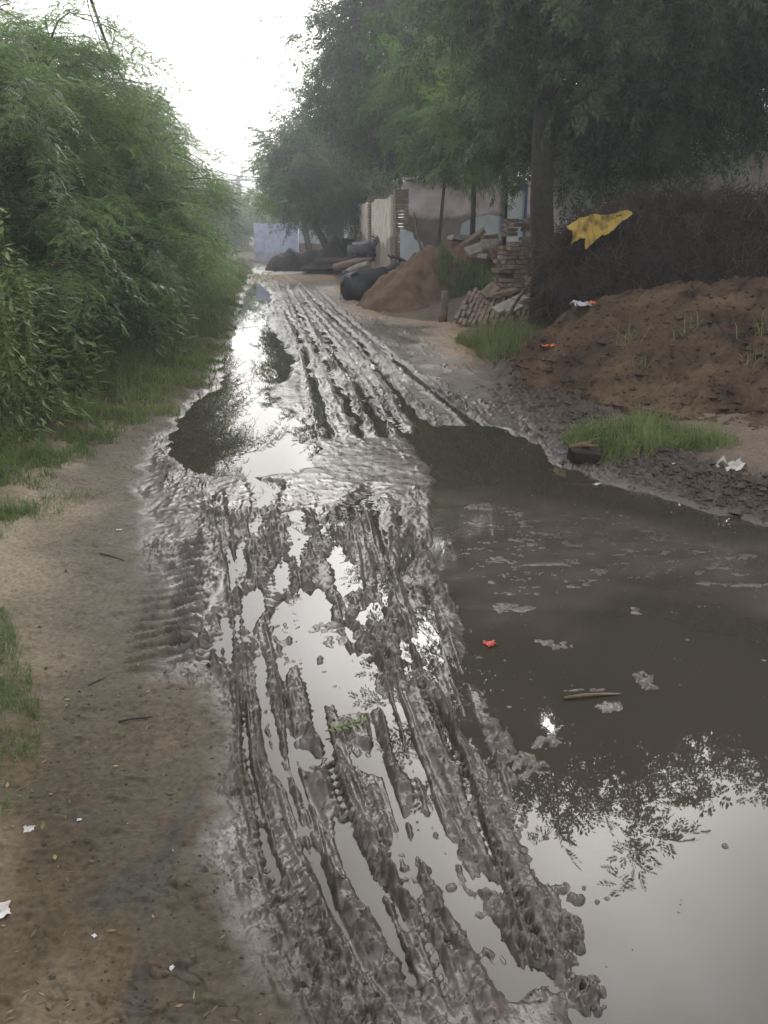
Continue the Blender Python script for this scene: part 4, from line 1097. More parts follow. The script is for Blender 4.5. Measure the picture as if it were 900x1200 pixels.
mb.build('red_courses', M['brick'], pil, bevel=.006); mb2.build('dusty_courses', M['brick_dusty'], pil, bevel=.006)
# fallen slab of wall: rows of bricks lying on a slope
A = at(536, 362, 14.4); B = at(600, 330, 15.4)
fl = empty('fallen_brick_wall', (0, 0, 0), 0, 'slanting fallen brick wall panel lying below the broken pillar', 'rubble')
mb = MB()
e0 = at(556, 385, 13.5); e0.z = .06; e1 = at(606, 388, 13.3); e1.z = .10; e2 = at(578, 335, 15.0); e3 = at(536, 352, 14.8); e3.z = .2
ux = (e1 - e0).normalized(); vx = (e2 - e0); vlen = vx.length; vx.normalize()
nrm = ux.cross(vx).normalized(); vx2 = nrm.cross(ux)
Rm = np.array(Matrix((ux, vx2, nrm)).transposed())
nu_ = int((e1 - e0).length / .085) + 6
for i in range(-4, nu_):
    for j in range(int(vlen / .225)):
        if rg.rand() < .06 + .3 * (j > 4 and i > nu_ - 6): continue
        q = e0 + ux * (i * .085) + vx2 * ((j + (i % 2) * .5) * .235) + nrm * (rg.normal(0, .012) - .02 * j * j * .1)
        mb.box(tuple(q), (.068, .215, .11), Rm @ rotm(rg.normal(0, .05), rg.normal(0, .06), rg.normal(0, .04)), .004, rg)
mb.build('fallen_courses', M['brick_dusty'], fl, bevel=.006)
def loose(name, px, py, Y, s, rot, mat, lab, cat, z=None, group=None):
    q = at(px, py, Y); m_ = MB(); rg = np.random.RandomState(int(px * 7 + py) % 9999)
    m_.box((0, 0, 0), s, None, min(s) * .08, rg)
    o = m_.build(name, mat, bevel=min(s) * .15)
    o.location = (q.x, Y, q.z if z is None else z); o.rotation_euler = rot
    return tag(o, lab, cat, group)
loose('stone_slab', 598, 356, 13.4, (.62, .2, .06), (.35, -.35, .5), M['stone'], 'long pale stone slab lying across the fallen bricks', 'stone slab')
loose('stone_slab', 603, 362, 13.2, (.30, .12, .05), (.3, -.3, .6), M['stone'], 'short pale slab just below the long stone slab', 'stone slab')
loose('stone_slab', 574, 341, 14.3, (.3, .2, .06), (.6, -.6, .4), M['brick_dusty'], 'dusty slab tilted on top of the fallen bricks', 'stone slab')
loose('stone_slab', 590, 343, 14.1, (.5, .1, .05), (.3, -.2, .3), M['brick_dusty'], 'narrow dusty slab behind the long pale slab', 'stone slab')
for i, (px, py, Y, s, m_, lab) in enumerate((
    (560, 292, 17.6, (.5, .3, .10), 'stone', 'flat stone block on the rubble left of the slender tree'),
    (575, 289, 17.4, (.35, .3, .28), 'stone', 'upright pale block leaning beside the slender tree trunk'),
    (566, 300, 17.0, (.22, .12, .08), 'stone', 'small white stone on the grassy rubble'),
    (548, 284, 18.6, (.9, .2, .10), 'brick_dusty', 'long broken lintel lying before the pale blue wall patch'),
    (581, 297, 16.8, (.24, .2, .2), 'brick', 'red brick lump at the foot of the slender tree'),
    (540, 280, 19.0, (.5, .4, .12), 'stone', 'grey slab at the foot of the pink wall'),
    (570, 281, 19.2, (.5, .3, .16), 'brick', 'red rubble block under the pale blue wall patch'),
    (557, 282, 18.9, (.35, .25, .22), 'brick_dusty', 'dusty rubble block left of the pale blue patch'))):
    loose('rubble_block', px, py, Y, s, (rg.normal(0, .25), rg.normal(0, .3), rg.uniform(-.6, .6)), M[m_], lab, 'rubble', group='rubble before the pink wall')
# a low rough heap that carries the rubble, and logs beyond the buffalo
rc_ = at(560, 300, 18.2)
def rub_z(X, Y):
    q = ((X - rc_.x) / 1.9) ** 2 + ((Y - 18.6) / 1.3) ** 2 + .2 * pn(X * 2, Y * 2, 191)
    return .3 + .95 * np.clip(1 - q, 0, 1) ** .7 + .09 * fbm(X * 4, Y * 4, 3, 193)
heap('rubble_heap', rc_.x - 2.3, rc_.x + 2.3, 17.0, 20.4, .05, rub_z, M['soil_red'], 'low earthy rubble heap under the loose stone blocks', 'rubble heap')
for i, (a, b, r_, mt, lab) in enumerate((
    ((392, 313, 26), (438, 303, 25), .10, 'brick_dusty', 'thick pale log end-on beside the sandy ramp'),
    ((400, 307, 27), (440, 296, 26.5), .10, 'bark', 'weathered log lying before the further buffalo'),
    ((408, 318, 24.5), (432, 309, 24), .09, 'stone', 'grey log lowest on the grassy slope'),
    ((372, 307, 29), (402, 305, 28), .09, 'bark', 'log nearest the dark dung heap'))):
    A_ = at(*a); B_ = at(*b)
    m_ = MB(); m_.tube([A_, A_.lerp(B_, .5) + Vector((0, 0, .02)), B_], [r_, r_ * 1.05, r_ * .9], 10)
    tag(m_.build('log', M[mt], smooth=False), lab, 'log', 'logs beyond the nearer buffalo')

# ------------------------------------------------------------------ walls and houses
def plaster(name, top, low, level, amp=.5, scale=1.0):
    m, t, p = new_mat(name)
    tcn = N(t, 'ShaderNodeTexCoord'); sx_ = N(t, 'ShaderNodeSeparateXYZ'); t.links.new(tcn.outputs['Object'], sx_.inputs[0])
    n1 = N(t, 'ShaderNodeTexNoise'); n1.inputs['Scale'].default_value = scale; n1.inputs['Detail'].default_value = 9; n1.inputs['Roughness'].default_value = .65
    t.links.new(tcn.outputs['Object'], n1.inputs['Vector'])
    a = N(t, 'ShaderNodeMath', operation='MULTIPLY_ADD'); a.inputs[1].default_value = amp; t.links.new(n1.outputs['Fac'], a.inputs[0]); t.links.new(sx_.outputs['Z'], a.inputs[2])
    mr_ = N(t, 'ShaderNodeMapRange'); mr_.inputs[1].default_value = level - .04 + amp * .5; mr_.inputs[2].default_value = level + .06 + amp * .5
    t.links.new(a.outputs[0], mr_.inputs[0])
    n3 = N(t, 'ShaderNodeTexNoise'); n3.inputs['Scale'].default_value = 3.3; n3.inputs['Detail'].default_value = 8
    t.links.new(tcn.outputs['Object'], n3.inputs['Vector'])
    v = N(t, 'ShaderNodeMapRange'); v.inputs[1].default_value = .3; v.inputs[2].default_value = .7; v.inputs[3].default_value = .75; v.inputs[4].default_value = 1.2
    t.links.new(n3.outputs['Fac'], v.inputs[0])
    mixc = N(t, 'ShaderNodeMixRGB'); mixc.inputs[1].default_value = (*low, 1); mixc.inputs[2].default_value = (*top, 1)
    t.links.new(mr_.outputs[0], mixc.inputs[0])
    sc_ = N(t, 'ShaderNodeVectorMath', operation='SCALE'); t.links.new(mixc.outputs[0], sc_.inputs[0]); t.links.new(v.outputs[0], sc_.inputs['Scale'])
    t.links.new(sc_.outputs[0], p.inputs['Base Color']); p.inputs['Roughness'].default_value = .92; p.inputs['Specular IOR Level'].default_value = .15
    b = N(t, 'ShaderNodeBump'); b.inputs['Strength'].default_value = .35; b.inputs['Distance'].default_value = .03
    t.links.new(n3.outputs['Fac'], b.inputs['Height']); t.links.new(b.outputs[0], p.inputs['Normal'])
    return m
M['pink'] = plaster('pink_plaster', (.58, .50, .51), (.24, .21, .19), 1.45, .7, .9)
M['stained'] = plaster('stained_plaster', (.56, .50, .43), (.27, .23, .19), .9, 1.3, .8)
M['grey'] = plaster('grey_plaster', (.58, .55, .54), (.42, .39, .37), 1.2, .8)
M['blue'] = plaster('blue_limewash', (.36, .39, .52), (.30, .31, .37), .5, .6)
M['pale'] = plaster('pale_limewash', (.62, .66, .72), (.4, .4, .4), .5, .6)
M['whiteblue'] = noise_mat('pale_blue_limewash', (.42, .48, .52), (.52, .58, .62), 4, .9, .1)
M['blue_paint'] = noise_mat('blue_paint', (.03, .05, .13), (.06, .09, .2), 6, .5, .1)
M['dark_in'] = noise_mat('dark_room', (.01, .01, .012), (.02, .02, .022), 4, .9, 0)
def wall_between(a, b, z0, z1, th, mat, name, parent, rag=0.0, seed=0):
    """a wall in plan from a to b, with a slightly ragged top; local to its parent"""
    a = Vector((a[0], a[1])); b = Vector((b[0], b[1])); d = (b - a); L = d.length; d.normalize(); nn = Vector((-d.y, d.x)) * th * .5
    rg = np.random.RandomState(seed); n = max(2, int(L / .25)); V = []; Fc = []
    for i in range(n + 1):
        q = a + d * (L * i / n); zt = z1 + (rg.normal(0, rag) if rag else 0)
        for s in (-1, 1):
            V.append((q.x + s * nn.x, q.y + s * nn.y, z0)); V.append((q.x + s * nn.x, q.y + s * nn.y, zt))
    for i in range(n):
        k = i * 4
        Fc += [(k, k + 4, k + 5, k + 1), (k + 2, k + 3, k + 7, k + 6), (k + 1, k + 5, k + 7, k + 3)]
    Fc += [(0, 1, 3, 2), (n * 4, n * 4 + 2, n * 4 + 3, n * 4 + 1)]
    m_ = MB(); m_.add(V, Fc); return m_.build(name, mat, parent)
# yard wall with brick piers receding along the road
ya = at(462, 290, 22.0); yb = at(411, 285, 34.0)
yw = empty('yard_wall', (ya.x, ya.y, .4), 0, 'stained plaster yard wall with brick piers running back along the road', 'wall')
zt_a = at(466, 226, 22.0).z - .4
wall_between((0, 0), (yb.x - ya.x, yb.y - ya.y), 0, zt_a - .1, .2, M['stained'], 'wall_panel', yw, .03, 3)
for f in (0.0, .36, .72):
    m_ = MB(); q = Vector((yb.x - ya.x, yb.y - ya.y, 0)) * f
    kk = 0
    while kk * .075 < zt_a + .05:
        m_.box((q.x - .02 + (.02 if f else .18), q.y + (-.1 if not f else 0), kk * .075 + .036), (.34, .36, .066), rotm(0, 0, R(10) + rg.normal(0, .02)), .004, rg); kk += 1
    m_.build('pier', M['brick_dusty'], yw)
m_ = MB()
for k_ in range(7):
    m_.box((.16 + rg.normal(0, .1), .2 + .9 * k_, zt_a - .02), (.5, .55, .06), rotm(rg.normal(0, .05), rg.normal(0, .05), rg.normal(0, .2)))
# pink house behind the yard
ha = at(474, 290, 23.5); hb = at(640, 290, 22.5)
hs_ = empty('plaster_house', (ha.x, ha.y, .4), math.atan2(hb.y - ha.y, hb.x - ha.x), 'low house wall in peeling pink plaster behind the rubble', 'house')
HL = (hb - ha).length
wall_between((0, 0), (HL, 0), 0, 2.35, .3, M['pink'], 'wall', hs_, .015, 5)
m_ = MB()
fx = (at(575, 260, 22.8).x - ha.x)
pts2 = [(-.72, .05), (.75, .02), (.78, .5), (.70, .85), (.5, 1.02), (.1, 1.08), (-.35, 1.02), (-.66, .85), (-.72, .5)]
m_.add([(fx + x_, -.162, .42 + z_) for x_, z_ in pts2] + [(fx + x_, -.150, .42 + z_) for x_, z_ in pts2],
       [tuple(range(9))] + [(i, i + 9, (i + 1) % 9 + 9, (i + 1) % 9) for i in range(9)])
m_.build('limewash_patch', M['whiteblue'], hs_)
m_ = MB(); dx_ = at(610, 240, 22.6).x - ha.x
for s_ in (-.28, .28): m_.box((dx_ + s_, -.2, 1.1), (.07, .1, 2.2))
m_.box((dx_, -.2, 2.17), (.63, .1, .07)); m_.box((dx_, -.2, 1.35), (.5, .09, .06))
fr_ = m_.build('door', M['blue_paint'], hs_); m_ = MB(); m_.box((dx_, -.17, 1.08), (.5, .04, 2.1)); m_.build('door_panel', M['whiteblue'], fr_)
m_ = MB()
for i in range(14): m_.box((.2 + i * HL / 14, -.1, 2.40 + rg.normal(0, .02)), (.34, .7, .05), rotm(.05, 0, rg.normal(0, .1)))
m_.build('coping', M['stone'], hs_)
# broken white stub of wall beside the end pier
m_ = MB(); sq = at(482, 300, 20.8)
ol = [(-.28, 0), (.50, 0), (.46, .22), (.30, .30), (.26, .46), (.08, .52), (.02, .68), (-.2, .76), (-.28, .78)]
m_.add([(x_, -.06, z_) for x_, z_ in ol] + [(x_, .06, z_) for x_, z_ in ol], [tuple(range(9)), tuple(reversed(range(9, 18)))] + [(i, i + 9, (i + 1) % 9 + 9, (i + 1) % 9) for i in range(9)])
o = m_.build('wall_stub', M['whiteblue']); o.location = (sq.x, 20.8, .78); tag(o, 'broken stub of whitewashed wall beside the end pier', 'wall')
# grey house behind the brushwood
g1 = empty('plaster_house', (3.4, 16.4, .2), R(-4), 'tall plain grey plaster house behind the brushwood stack', 'house')
m_ = MB(); m_.box((3.6, 1.5, 1.6), (7.2, 3.0, 3.2)); m_.build('wall', M['grey'], g1)
m_ = MB(); m_.box((3.6, 1.5, 3.27), (7.5, 3.3, .12)); m_.build('roof', M['stone'], g1)
# far walls
b1 = at(301, 305, 41); b2 = at(346, 305, 40)
o = empty('boundary_wall', (b1.x, 41, 0), 0, 'hazy blue limewashed boundary wall closing the far end of the road', 'wall')
wall_between((0, 0), (b2.x - b1.x, -1.0), 0, at(320, 262, 41).z, .25, M['blue'], 'wall_panel', o, .02, 7)
m_ = MB(); m_.box(((b2.x - b1.x), -1.0, .95), (.35, .4, 1.9)); m_.build('pier', M['blue'], o)
p1 = at(352, 300, 46); p2 = at(425, 300, 45)
o = empty('pale_house', (p1.x, 46, 0), 0, 'pale whitewashed house seen between the distant trunks', 'house')
wall_between((0, 0), (p2.x - p1.x, -1), 0, at(380, 256, 46).z, .25, M['pale'], 'wall', o, .01, 9)
m_ = MB(); m_.box((1.2, -.3, .95), (.8, .1, 1.9)); m_.build('door', M['blue_paint'], o)
tk = at(393, 300, 42); m_ = MB(); m_.tube([(0, 0, 0), (0, 0, .05), (0, 0, 1.1), (0, 0, 1.25), (0, 0, 1.3)], [.42, .45, .45, .3, .18], 16)
o = empty('water_tank', (tk.x, 42, at(393, 284, 42).z - .1), 0, 'dark round water tank in front of the pale house', 'tank')
m_.build('tank_body', M['wire'], o, smooth=True); m_ = MB(); m_.tube([(0, 0, 1.3), (0, 0, 1.36)], [.16, .16], 12); m_.build('lid', M['wire'], o)

# ------------------------------------------------------------------ power pole and cables
pt = at(279, 206, 80)
pr = empty('power_pole', (pt.x, 80, 0), 0, 'distant concrete power pole with a short crossarm above the verge', 'pole')
m_ = MB(); m_.tube([(0, 0, 0), (0, 0, pt.z)], [.26, .20], 8); m_.build('shaft', M['concrete'], pr)
m_ = MB(); m_.box((.45, 0, pt.z - .35), (1.5, .2, .2)); m_.build('crossarm', M['concrete'], pr)
m_ = MB(); m_.box((0, 0, pt.z - .75), (.6, .1, .1)); m_.build('crossarm', M['concrete'], pr)
for x_ in (.35, .7, 1.02):
    m_ = MB(); m_.tube([(x_, 0, pt.z - .29), (x_, 0, pt.z - .2), (x_, 0, pt.z - .1)], [.05, .07, .03], 8); m_.build('insulator', M['concrete'], pr)
def cable(pts, r, lab):
    m_ = MB(); m_.tube(pts, r, 5, False); return tag(m_.build('cable', M['wire'], smooth=True), lab, 'cable')
c = [at(92, -40, 8.5), at(107, 0, 9.2), at(120, 38, 10.0), at(134, 74, 11.0), at(152, 108, 13), at(178, 142, 17), at(210, 172, 24), at(245, 193, 40), at(279, 212, 79.9)]
cable(c, .018, 'thick black overhead cable sagging down past the bushes at upper left')
c = [at(96, -40, 8.5), at(104, 10, 9.2), at(114, 40, 10.0), at(128, 76, 11.0), at(150, 112, 13), at(180, 150, 17), at(214, 180, 24), at(248, 202, 40), at(279, 214, 79.9)]
cable(c, .006, 'thin second cable running beside the thick black one')
c = [at(240, 198, 55), at(262, 203, 55), at(285, 207, 55), at(310, 208.5, 55), at(345, 207, 55), at(400, 200, 55)]
cable(c, .03, 'distant cable crossing the white sky above the power pole')

# ------------------------------------------------------------------ buffaloes
bm_, t, p = new_mat('buffalo_hide')
tcn = N(t, 'ShaderNodeTexCoord'); n1 = N(t, 'ShaderNodeTexNoise'); n1.inputs['Scale'].default_value = 6; n1.inputs['Detail'].default_value = 5
t.links.new(tcn.outputs['Object'], n1.inputs['Vector'])
r = N(t, 'ShaderNodeValToRGB'); r.color_ramp.elements[0].color = (.007, .007, .008, 1); r.color_ramp.elements[1].color = (.02, .02, .021, 1)
t.links.new(n1.outputs['Fac'], r.inputs[0]); t.links.new(r.outputs[0], p.inputs['Base Color']); p.inputs['Roughness'].default_value = .5
M['hide'] = bm_
M['horn'] = noise_mat('horn', (.03, .028, .026), (.06, .055, .05), 6, .5, .2)
M['eye'] = noise_mat('eye', (.005, .005, .005), (.01, .01, .01), 6, .1, 0)
def loft(mb, C, RY, RZ, k=16, axis=None):
    """rings across a path of centres; half width and half height per ring"""
    n = len(C); C = [Vector(c_) for c_ in C]; V = []
    for i in range(n):
        tg = (C[min(i + 1, n - 1)] - C[max(i - 1, 0)]).normalized()
        s = Vector((0, 0, 1)).cross(tg)
        s = s.normalized() if s.length > .05 else Vector((0, 1, 0))
        uu = tg.cross(s)
        for j in range(k):
            q = 2 * math.pi * j / k
            V.append(tuple(C[i] + s * (math.cos(q) * RY[i]) + uu * (math.sin(q) * RZ[i])))
    Fc = [(i * k + j, i * k + (j + 1) % k, (i + 1) * k + (j + 1) % k, (i + 1) * k + j) for i in range(n - 1) for j in range(k)]
    Fc += [tuple(reversed(range(k))), tuple((n - 1) * k + j for j in range(k))]
    mb.add(V, Fc)
def buffalo(loc, rz, lab, turn=0.0, s=1.0):
    root = empty('water_buffalo', loc, rz, lab, 'buffalo', 'water buffaloes resting by the road'); root.scale = (s, s, s)
    mb = MB()
    loft(mb, [(-.86, 0, .42), (-.80, 0, .42), (-.62, 0, .42), (-.30, 0, .41), (.05, 0, .42), (.38, 0, .45), (.62, 0, .50), (.76, 0, .54), (.84, 0, .56)],
         [.10, .26, .38, .45, .47, .42, .32, .24, .12], [.16, .32, .40, .42, .43, .44, .40, .30, .14], 20)
    for sg in (-1, 1):
        loft(mb, [(-.66, sg * .22, .42), (-.45, sg * .28, .36), (-.22, sg * .38, .22), (-.12, sg * .44, .12)], [.14, .20, .15, .07], [.24, .27, .17, .09], 12)   # thigh
        loft(mb, [(-.10, sg * .50, .10), (-.35, sg * .52, .075), (-.58, sg * .50, .06), (-.66, sg * .50, .05)], [.06, .05, .05, .06], [.065, .05, .045, .045], 8)   # shank
        loft(mb, [(.50, sg * .26, .42), (.62, sg * .30, .26), (.78, sg * .30, .12)], [.13, .11, .07], [.18, .13, .07], 10)       # forearm
        loft(mb, [(.80, sg * .30, .10), (.60, sg * .32, .06), (.42, sg * .32, .05)], [.06, .05, .05], [.06, .05, .04], 8)
    for sg in (-1, 1): loft(mb, [(-.74, sg * .20, .74), (-.62, sg * .24, .82), (-.48, sg * .22, .80)], [.04, .06, .03], [.04, .05, .03], 8)
    loft(mb, [(-.80, 0, .74), (-.4, 0, .825), (.1, 0, .845), (.5, 0, .90), (.72, 0, .86)], [.03, .05, .05, .07, .04], [.03, .035, .03, .045, .03], 8)
    ct, st_ = math.cos(turn), math.sin(turn)
    def hp_(x, y, z):   # head turned about the neck root
        xx, yy = x - .7, y
        return (.7 + xx * ct - yy * st_, xx * st_ + yy * ct, z)
    loft(mb, [hp_(.58, 0, .62), hp_(.82, 0, .80), hp_(1.02, 0, .95)], [.21, .17, .14], [.26, .21, .17], 12)
    HZ = .13
    loft(mb, [hp_(.98, 0, .90 + HZ), hp_(1.06, 0, .90 + HZ), hp_(1.20, 0, .84 + HZ), hp_(1.36, 0, .77 + HZ), hp_(1.46, 0, .73 + HZ), hp_(1.50, 0, .71 + HZ)], [.10, .13, .12, .09, .09, .055], [.11, .15, .13, .10, .085, .055], 12)
    for sg in (-1, 1): loft(mb, [hp_(1.02, sg * .10, .90 + HZ), hp_(1.0, sg * .20, .88 + HZ), hp_(.98, sg * .29, .84 + HZ)], [.03, .05, .015], [.02, .03, .01], 8)
    loft(mb, [(-.84, 0, .62), (-.92, .03, .45), (-.93, .06, .22), (-.90, .10, .10)], [.03, .025, .02, .03], [.03, .025, .02, .03], 6)
    o = mb.build('body', M['hide'], root)
    rmsh = o.modifiers.new('one_skin', 'REMESH'); rmsh.mode = 'VOXEL'; rmsh.voxel_size = .022; rmsh.use_smooth_shade = True
    sm = o.modifiers.new('soft', 'SMOOTH'); sm.iterations = 8; sm.factor = .5
    for sg in (-1, 1):
        h_ = MB(); h_.tube([hp_(1.02, sg * .08, 1.12), hp_(.96, sg * .17, 1.18), hp_(.84, sg * .23, 1.19), hp_(.76, sg * .20, 1.23), hp_(.76, sg * .14, 1.27)], [.045, .042, .034, .022, .008], 8)
        h_.build('horn', M['horn'], root, smooth=True)
        e_ = MB(); e_.tube([hp_(1.17, sg * .105, 1.03), hp_(1.175, sg * .128, 1.03)], [.018, .012], 8); e_.build('eye', M['eye'], root)
    return root
q = at(432, 347, 18.6); buffalo((q.x, 18.6, gz1(q.x, 18.6) - .06), R(38), 'black water buffalo lying with its grey-glossed rump to the road beside the reddish heap', -.35, .8)
q = at(430, 296, 25.0); buffalo((q.x - .15, 24.6, at(432, 300, 24.6).z - .05), R(-20), 'black water buffalo lying further back before the yard wall', -.5, .5)

# ------------------------------------------------------------------ litter
def flat_mat(name, c, rough=.6):
    m, t, p = new_mat(name); p.inputs['Base Color'].default_value = (*c, 1); p.inputs['Roughness'].default_value = rough; return m
M['paper'] = noise_mat('dirty_paper', (.26, .24, .23), (.42, .40, .38), 20, .8, .1)
M['orange'] = flat_mat('orange_wrapper', (.55, .12, .03)); M['white'] = flat_mat('white_wrapper', (.33, .33, .35)); M['red'] = flat_mat('red_wrapper', (.42, .06, .04))
M['purple'] = flat_mat('violet_wrapper', (.12, .1, .25)); M['bag'] = noise_mat('dirty_plastic', (.22, .21, .19), (.4, .38, .35), 12, .35, .2)
def scrap(name, px, py, w, l, mat, lab, cat='litter', z=None, rz=0.0, crumple=.25, group=None, seed=0, Y=None, part=None):
    if Y is None: x_, y_ = gp(px, py, .03)
    else: x_ = at(px, py, Y).x; y_ = Y
    if z is None: z = max(gz1(x_, y_), 0.0)
    rg = np.random.RandomState(seed + int(px)); n = 7
    X_, Y_ = np.meshgrid(np.linspace(-.5, .5, n), np.linspace(-.5, .5, n))
    Xs = X_ * w * (1 + .3 * pn(Y_ * 3, X_ * 0, seed + 1)); Ys = Y_ * l * (1 + .3 * pn(X_ * 3, Y_ * 0, seed + 2)); Zs = .004 + crumple * min(w, l) * np.abs(fbm(X_ * 3 + seed, Y_ * 3, 2, int(px) % 50))
    k = np.arange(n * n).reshape(n, n)
    o = mesh_np(name, np.stack([Xs, Ys, Zs], -1).reshape(-1, 3), np.stack([k[:-1, :-1], k[:-1, 1:], k[1:, 1:], k[1:, :-1]], -1).reshape(-1, 4), mat, smooth=False)
    o.modifiers.new('thick', 'SOLIDIFY').thickness = .0015
    o.location = (x_, y_, z); o.rotation_euler = (0, 0, rz)
    return tag(o, lab, cat, group)
scrap('paper_scrap', 2, 1088, .05, .05, M['paper'], 'torn pale paper scrap at the lower left edge of the path', rz=.5, crumple=.12)
scrap('paper_scrap', 37, 988, .026, .022, M['paper'], 'small crumpled paper scrap on the path near the grass', rz=.3, crumple=.3)
scrap('paper_scrap', 95, 973, .012, .008, M['white'], 'tiny white paper bit right of the crumpled scrap', rz=.2)
scrap('paper_scrap', 201, 1133, .012, .010, M['white'], 'tiny white bit lowest on the brown path', rz=.9)
scrap('paper_scrap', 112, 1105, .008, .010, M['white'], 'tiny white bit beside the dark tyre smear', rz=.9)
scrap('paper_scrap', 140, 622, .03, .016, M['white'], 'white fleck at the edge of the narrow path', rz=.2)
scrap('red_petal', 575, 748, .042, .036, M['red'], 'crumpled red scrap on the mud at the puddle margin', rz=.4, crumple=.5)
scrap('wrapper', 644, 405, .14, .07, M['orange'], 'orange and white wrapper on the flank of the soil bank', Y=9.1, z=at(644, 406, 9.1).z, rz=.3, crumple=.5)
b_ = at(686, 358, 9.6)
scrap('wrapper', 682, 358, .22, .14, M['white'], 'crumpled white packet on the crest of the soil bank', Y=9.6, z=b_.z - .01, rz=.2, crumple=.5)
scrap('wrapper', 694, 355, .09, .08, M['orange'], 'orange wrapper tucked beside the white packet', Y=9.6, z=at(694, 356, 9.6).z, rz=.8, crumple=.6)
scrap('plastic_bag', 852, 552, .24, .16, M['bag'], 'muddy plastic bag half buried in the berm by the puddle', rz=.3, crumple=.45)
scrap('paper_scrap', 787, 551, .05, .03, M['white'], 'white scrap on the berm below the grass strip', rz=.6, crumple=.5)
scrap('paper_scrap', 700, 563, .045, .025, M['white'], 'white scrap floating at the shallow puddle edge', rz=.6, crumple=.3)
scrap('wrapper', 660, 530, .06, .04, M['purple'], 'faded violet wrapper beside the muddy brick', rz=.5, crumple=.5)
scrap('dry_leaf', 770, 527, .07, .035, M['brick_dusty'], 'curled brown leaf beside the grass strip', 'leaf', rz=.5, crumple=.5)
x_, y_ = gp(684, 536, .05)
m_ = MB(); rg = np.random.RandomState(3); m_.box((0, 0, .04), (.22, .12, .10), None, .012, rg); o = m_.build('muddy_brick', M['dung'], bevel=.015)
o.location = (x_, y_, gz1(x_, y_)); o.rotation_euler = (.1, .1, .2); tag(o, 'dark muddy brick lying at the puddle edge', 'brick')
m_ = MB(); m_.tube([(-.1, 0, 0), (0, .01, .012), (.1, 0, .004)], [.012, .018, .008], 6); m_.tube([(-.02, .03, .01), (.06, .05, .02)], [.014, .01], 6)
o = m_.build('rag', M['soil_red'], smooth=True); o.location = (x_ - .01, y_ - .01, gz1(x_, y_) + .10); tag(o, 'reddish rag lying on top of the muddy brick', 'rag')
def twig(px, py, px2, py2, r_, lab, mat='bark'):
    a = gp(px, py, .03); b = gp(px2, py2, .03)
    A_ = Vector((*a, max(gz1(*a), 0) + r_)); B_ = Vector((*b, max(gz1(*b), 0) + r_))
    m_ = MB(); m_.tube([A_, A_.lerp(B_, .35) + Vector((0, 0, r_)), A_.lerp(B_, .7) + Vector((r_, r_, 0)), B_], [r_, r_, r_ * .8, r_ * .4], 6)
    tag(m_.build('twig', M[mat], smooth=True), lab, 'twig')
twig(105, 812, 126, 798, .003, 'short brown twig on the middle of the path')
twig(118, 652, 146, 660, .005, 'dark twig where the path meets the churned mud')
twig(140, 855, 180, 850, .0035, 'dark crooked twig at the muddy margin of the path', 'bark_dark')
twig(662, 811, 728, 806, .006, 'muddy stick lying flat in the dark puddle', 'wood')
# green sprig lying on the mud
x_, y_ = gp(402, 848, .03); root = empty('green_sprig', (x_, y_, gz1(x_, y_) + .012), R(20), 'fresh green sprig dropped on the churned mud', 'sprig')
m_ = MB(); m_.tube([(-.06, 0, 0), (0, 0, .008), (.06, .01, .004)], [.0025, .0025, .0015], 5); m_.build('stem', M['wood'], root)
V_ = []
for i in range(12):
    f = -.05 + .011 * i; s_ = 1 if i % 2 else -1
    d = Vector((.5, s_ * .8, .25)).normalized(); V_ += diamond(Vector((f, 0, .006)), d, d.cross(Vector((0, 0, 1))).normalized(), .034, .013, .2)
V_ = np.array([tuple(v) for v in V_])
mesh_np('leaves', V_, np.arange(len(V_)).reshape(-1, 4), M['neem_light'], root, smooth=False, attrs={'tint': np.full(len(V_), .8)})

# leaf litter and straw on the path
M['litter'] = leaf_mat('dead_leaf', (.05, .035, .02), (.12, .085, .045), (.24, .19, .10), .15, .8)
rg = np.random.RandomState(88); n = 1500
y = 1.15 * (8 / 1.15) ** rg.rand(n); x = rg.uniform(-.95, -.1, n) * (.3 + .5 * y)
h_, c_, w_, z_ = ground(x, y); k = (z_ <= 1) & (rg.rand(n) < .25 + .75 * sst(.5, -.1, x - XL(y)))
V_ = []; T_ = []
for xx_, yy_, hh_ in zip(x[k], y[k], h_[k]):
    a = rg.uniform(0, 6.28); L_ = rg.uniform(.006, .030); d = Vector((math.cos(a), math.sin(a), rg.normal(.05, .15))).normalized()
    V_ += diamond(Vector((xx_, yy_, hh_ + .003)), d, d.cross(Vector((0, 0, 1))).normalized(), L_, L_ * rg.choice((.08, .12, .4)), -.1); T_.append(rg.rand())
V_ = np.array([tuple(v) for v in V_])
tag(mesh_np('leaf_litter', V_, np.arange(len(V_)).reshape(-1, 4), M['litter'], smooth=False, attrs={'tint': np.repeat(T_, 4)}), 'bits of dead leaf and straw scattered over the path edge', 'leaf litter', kind='stuff')
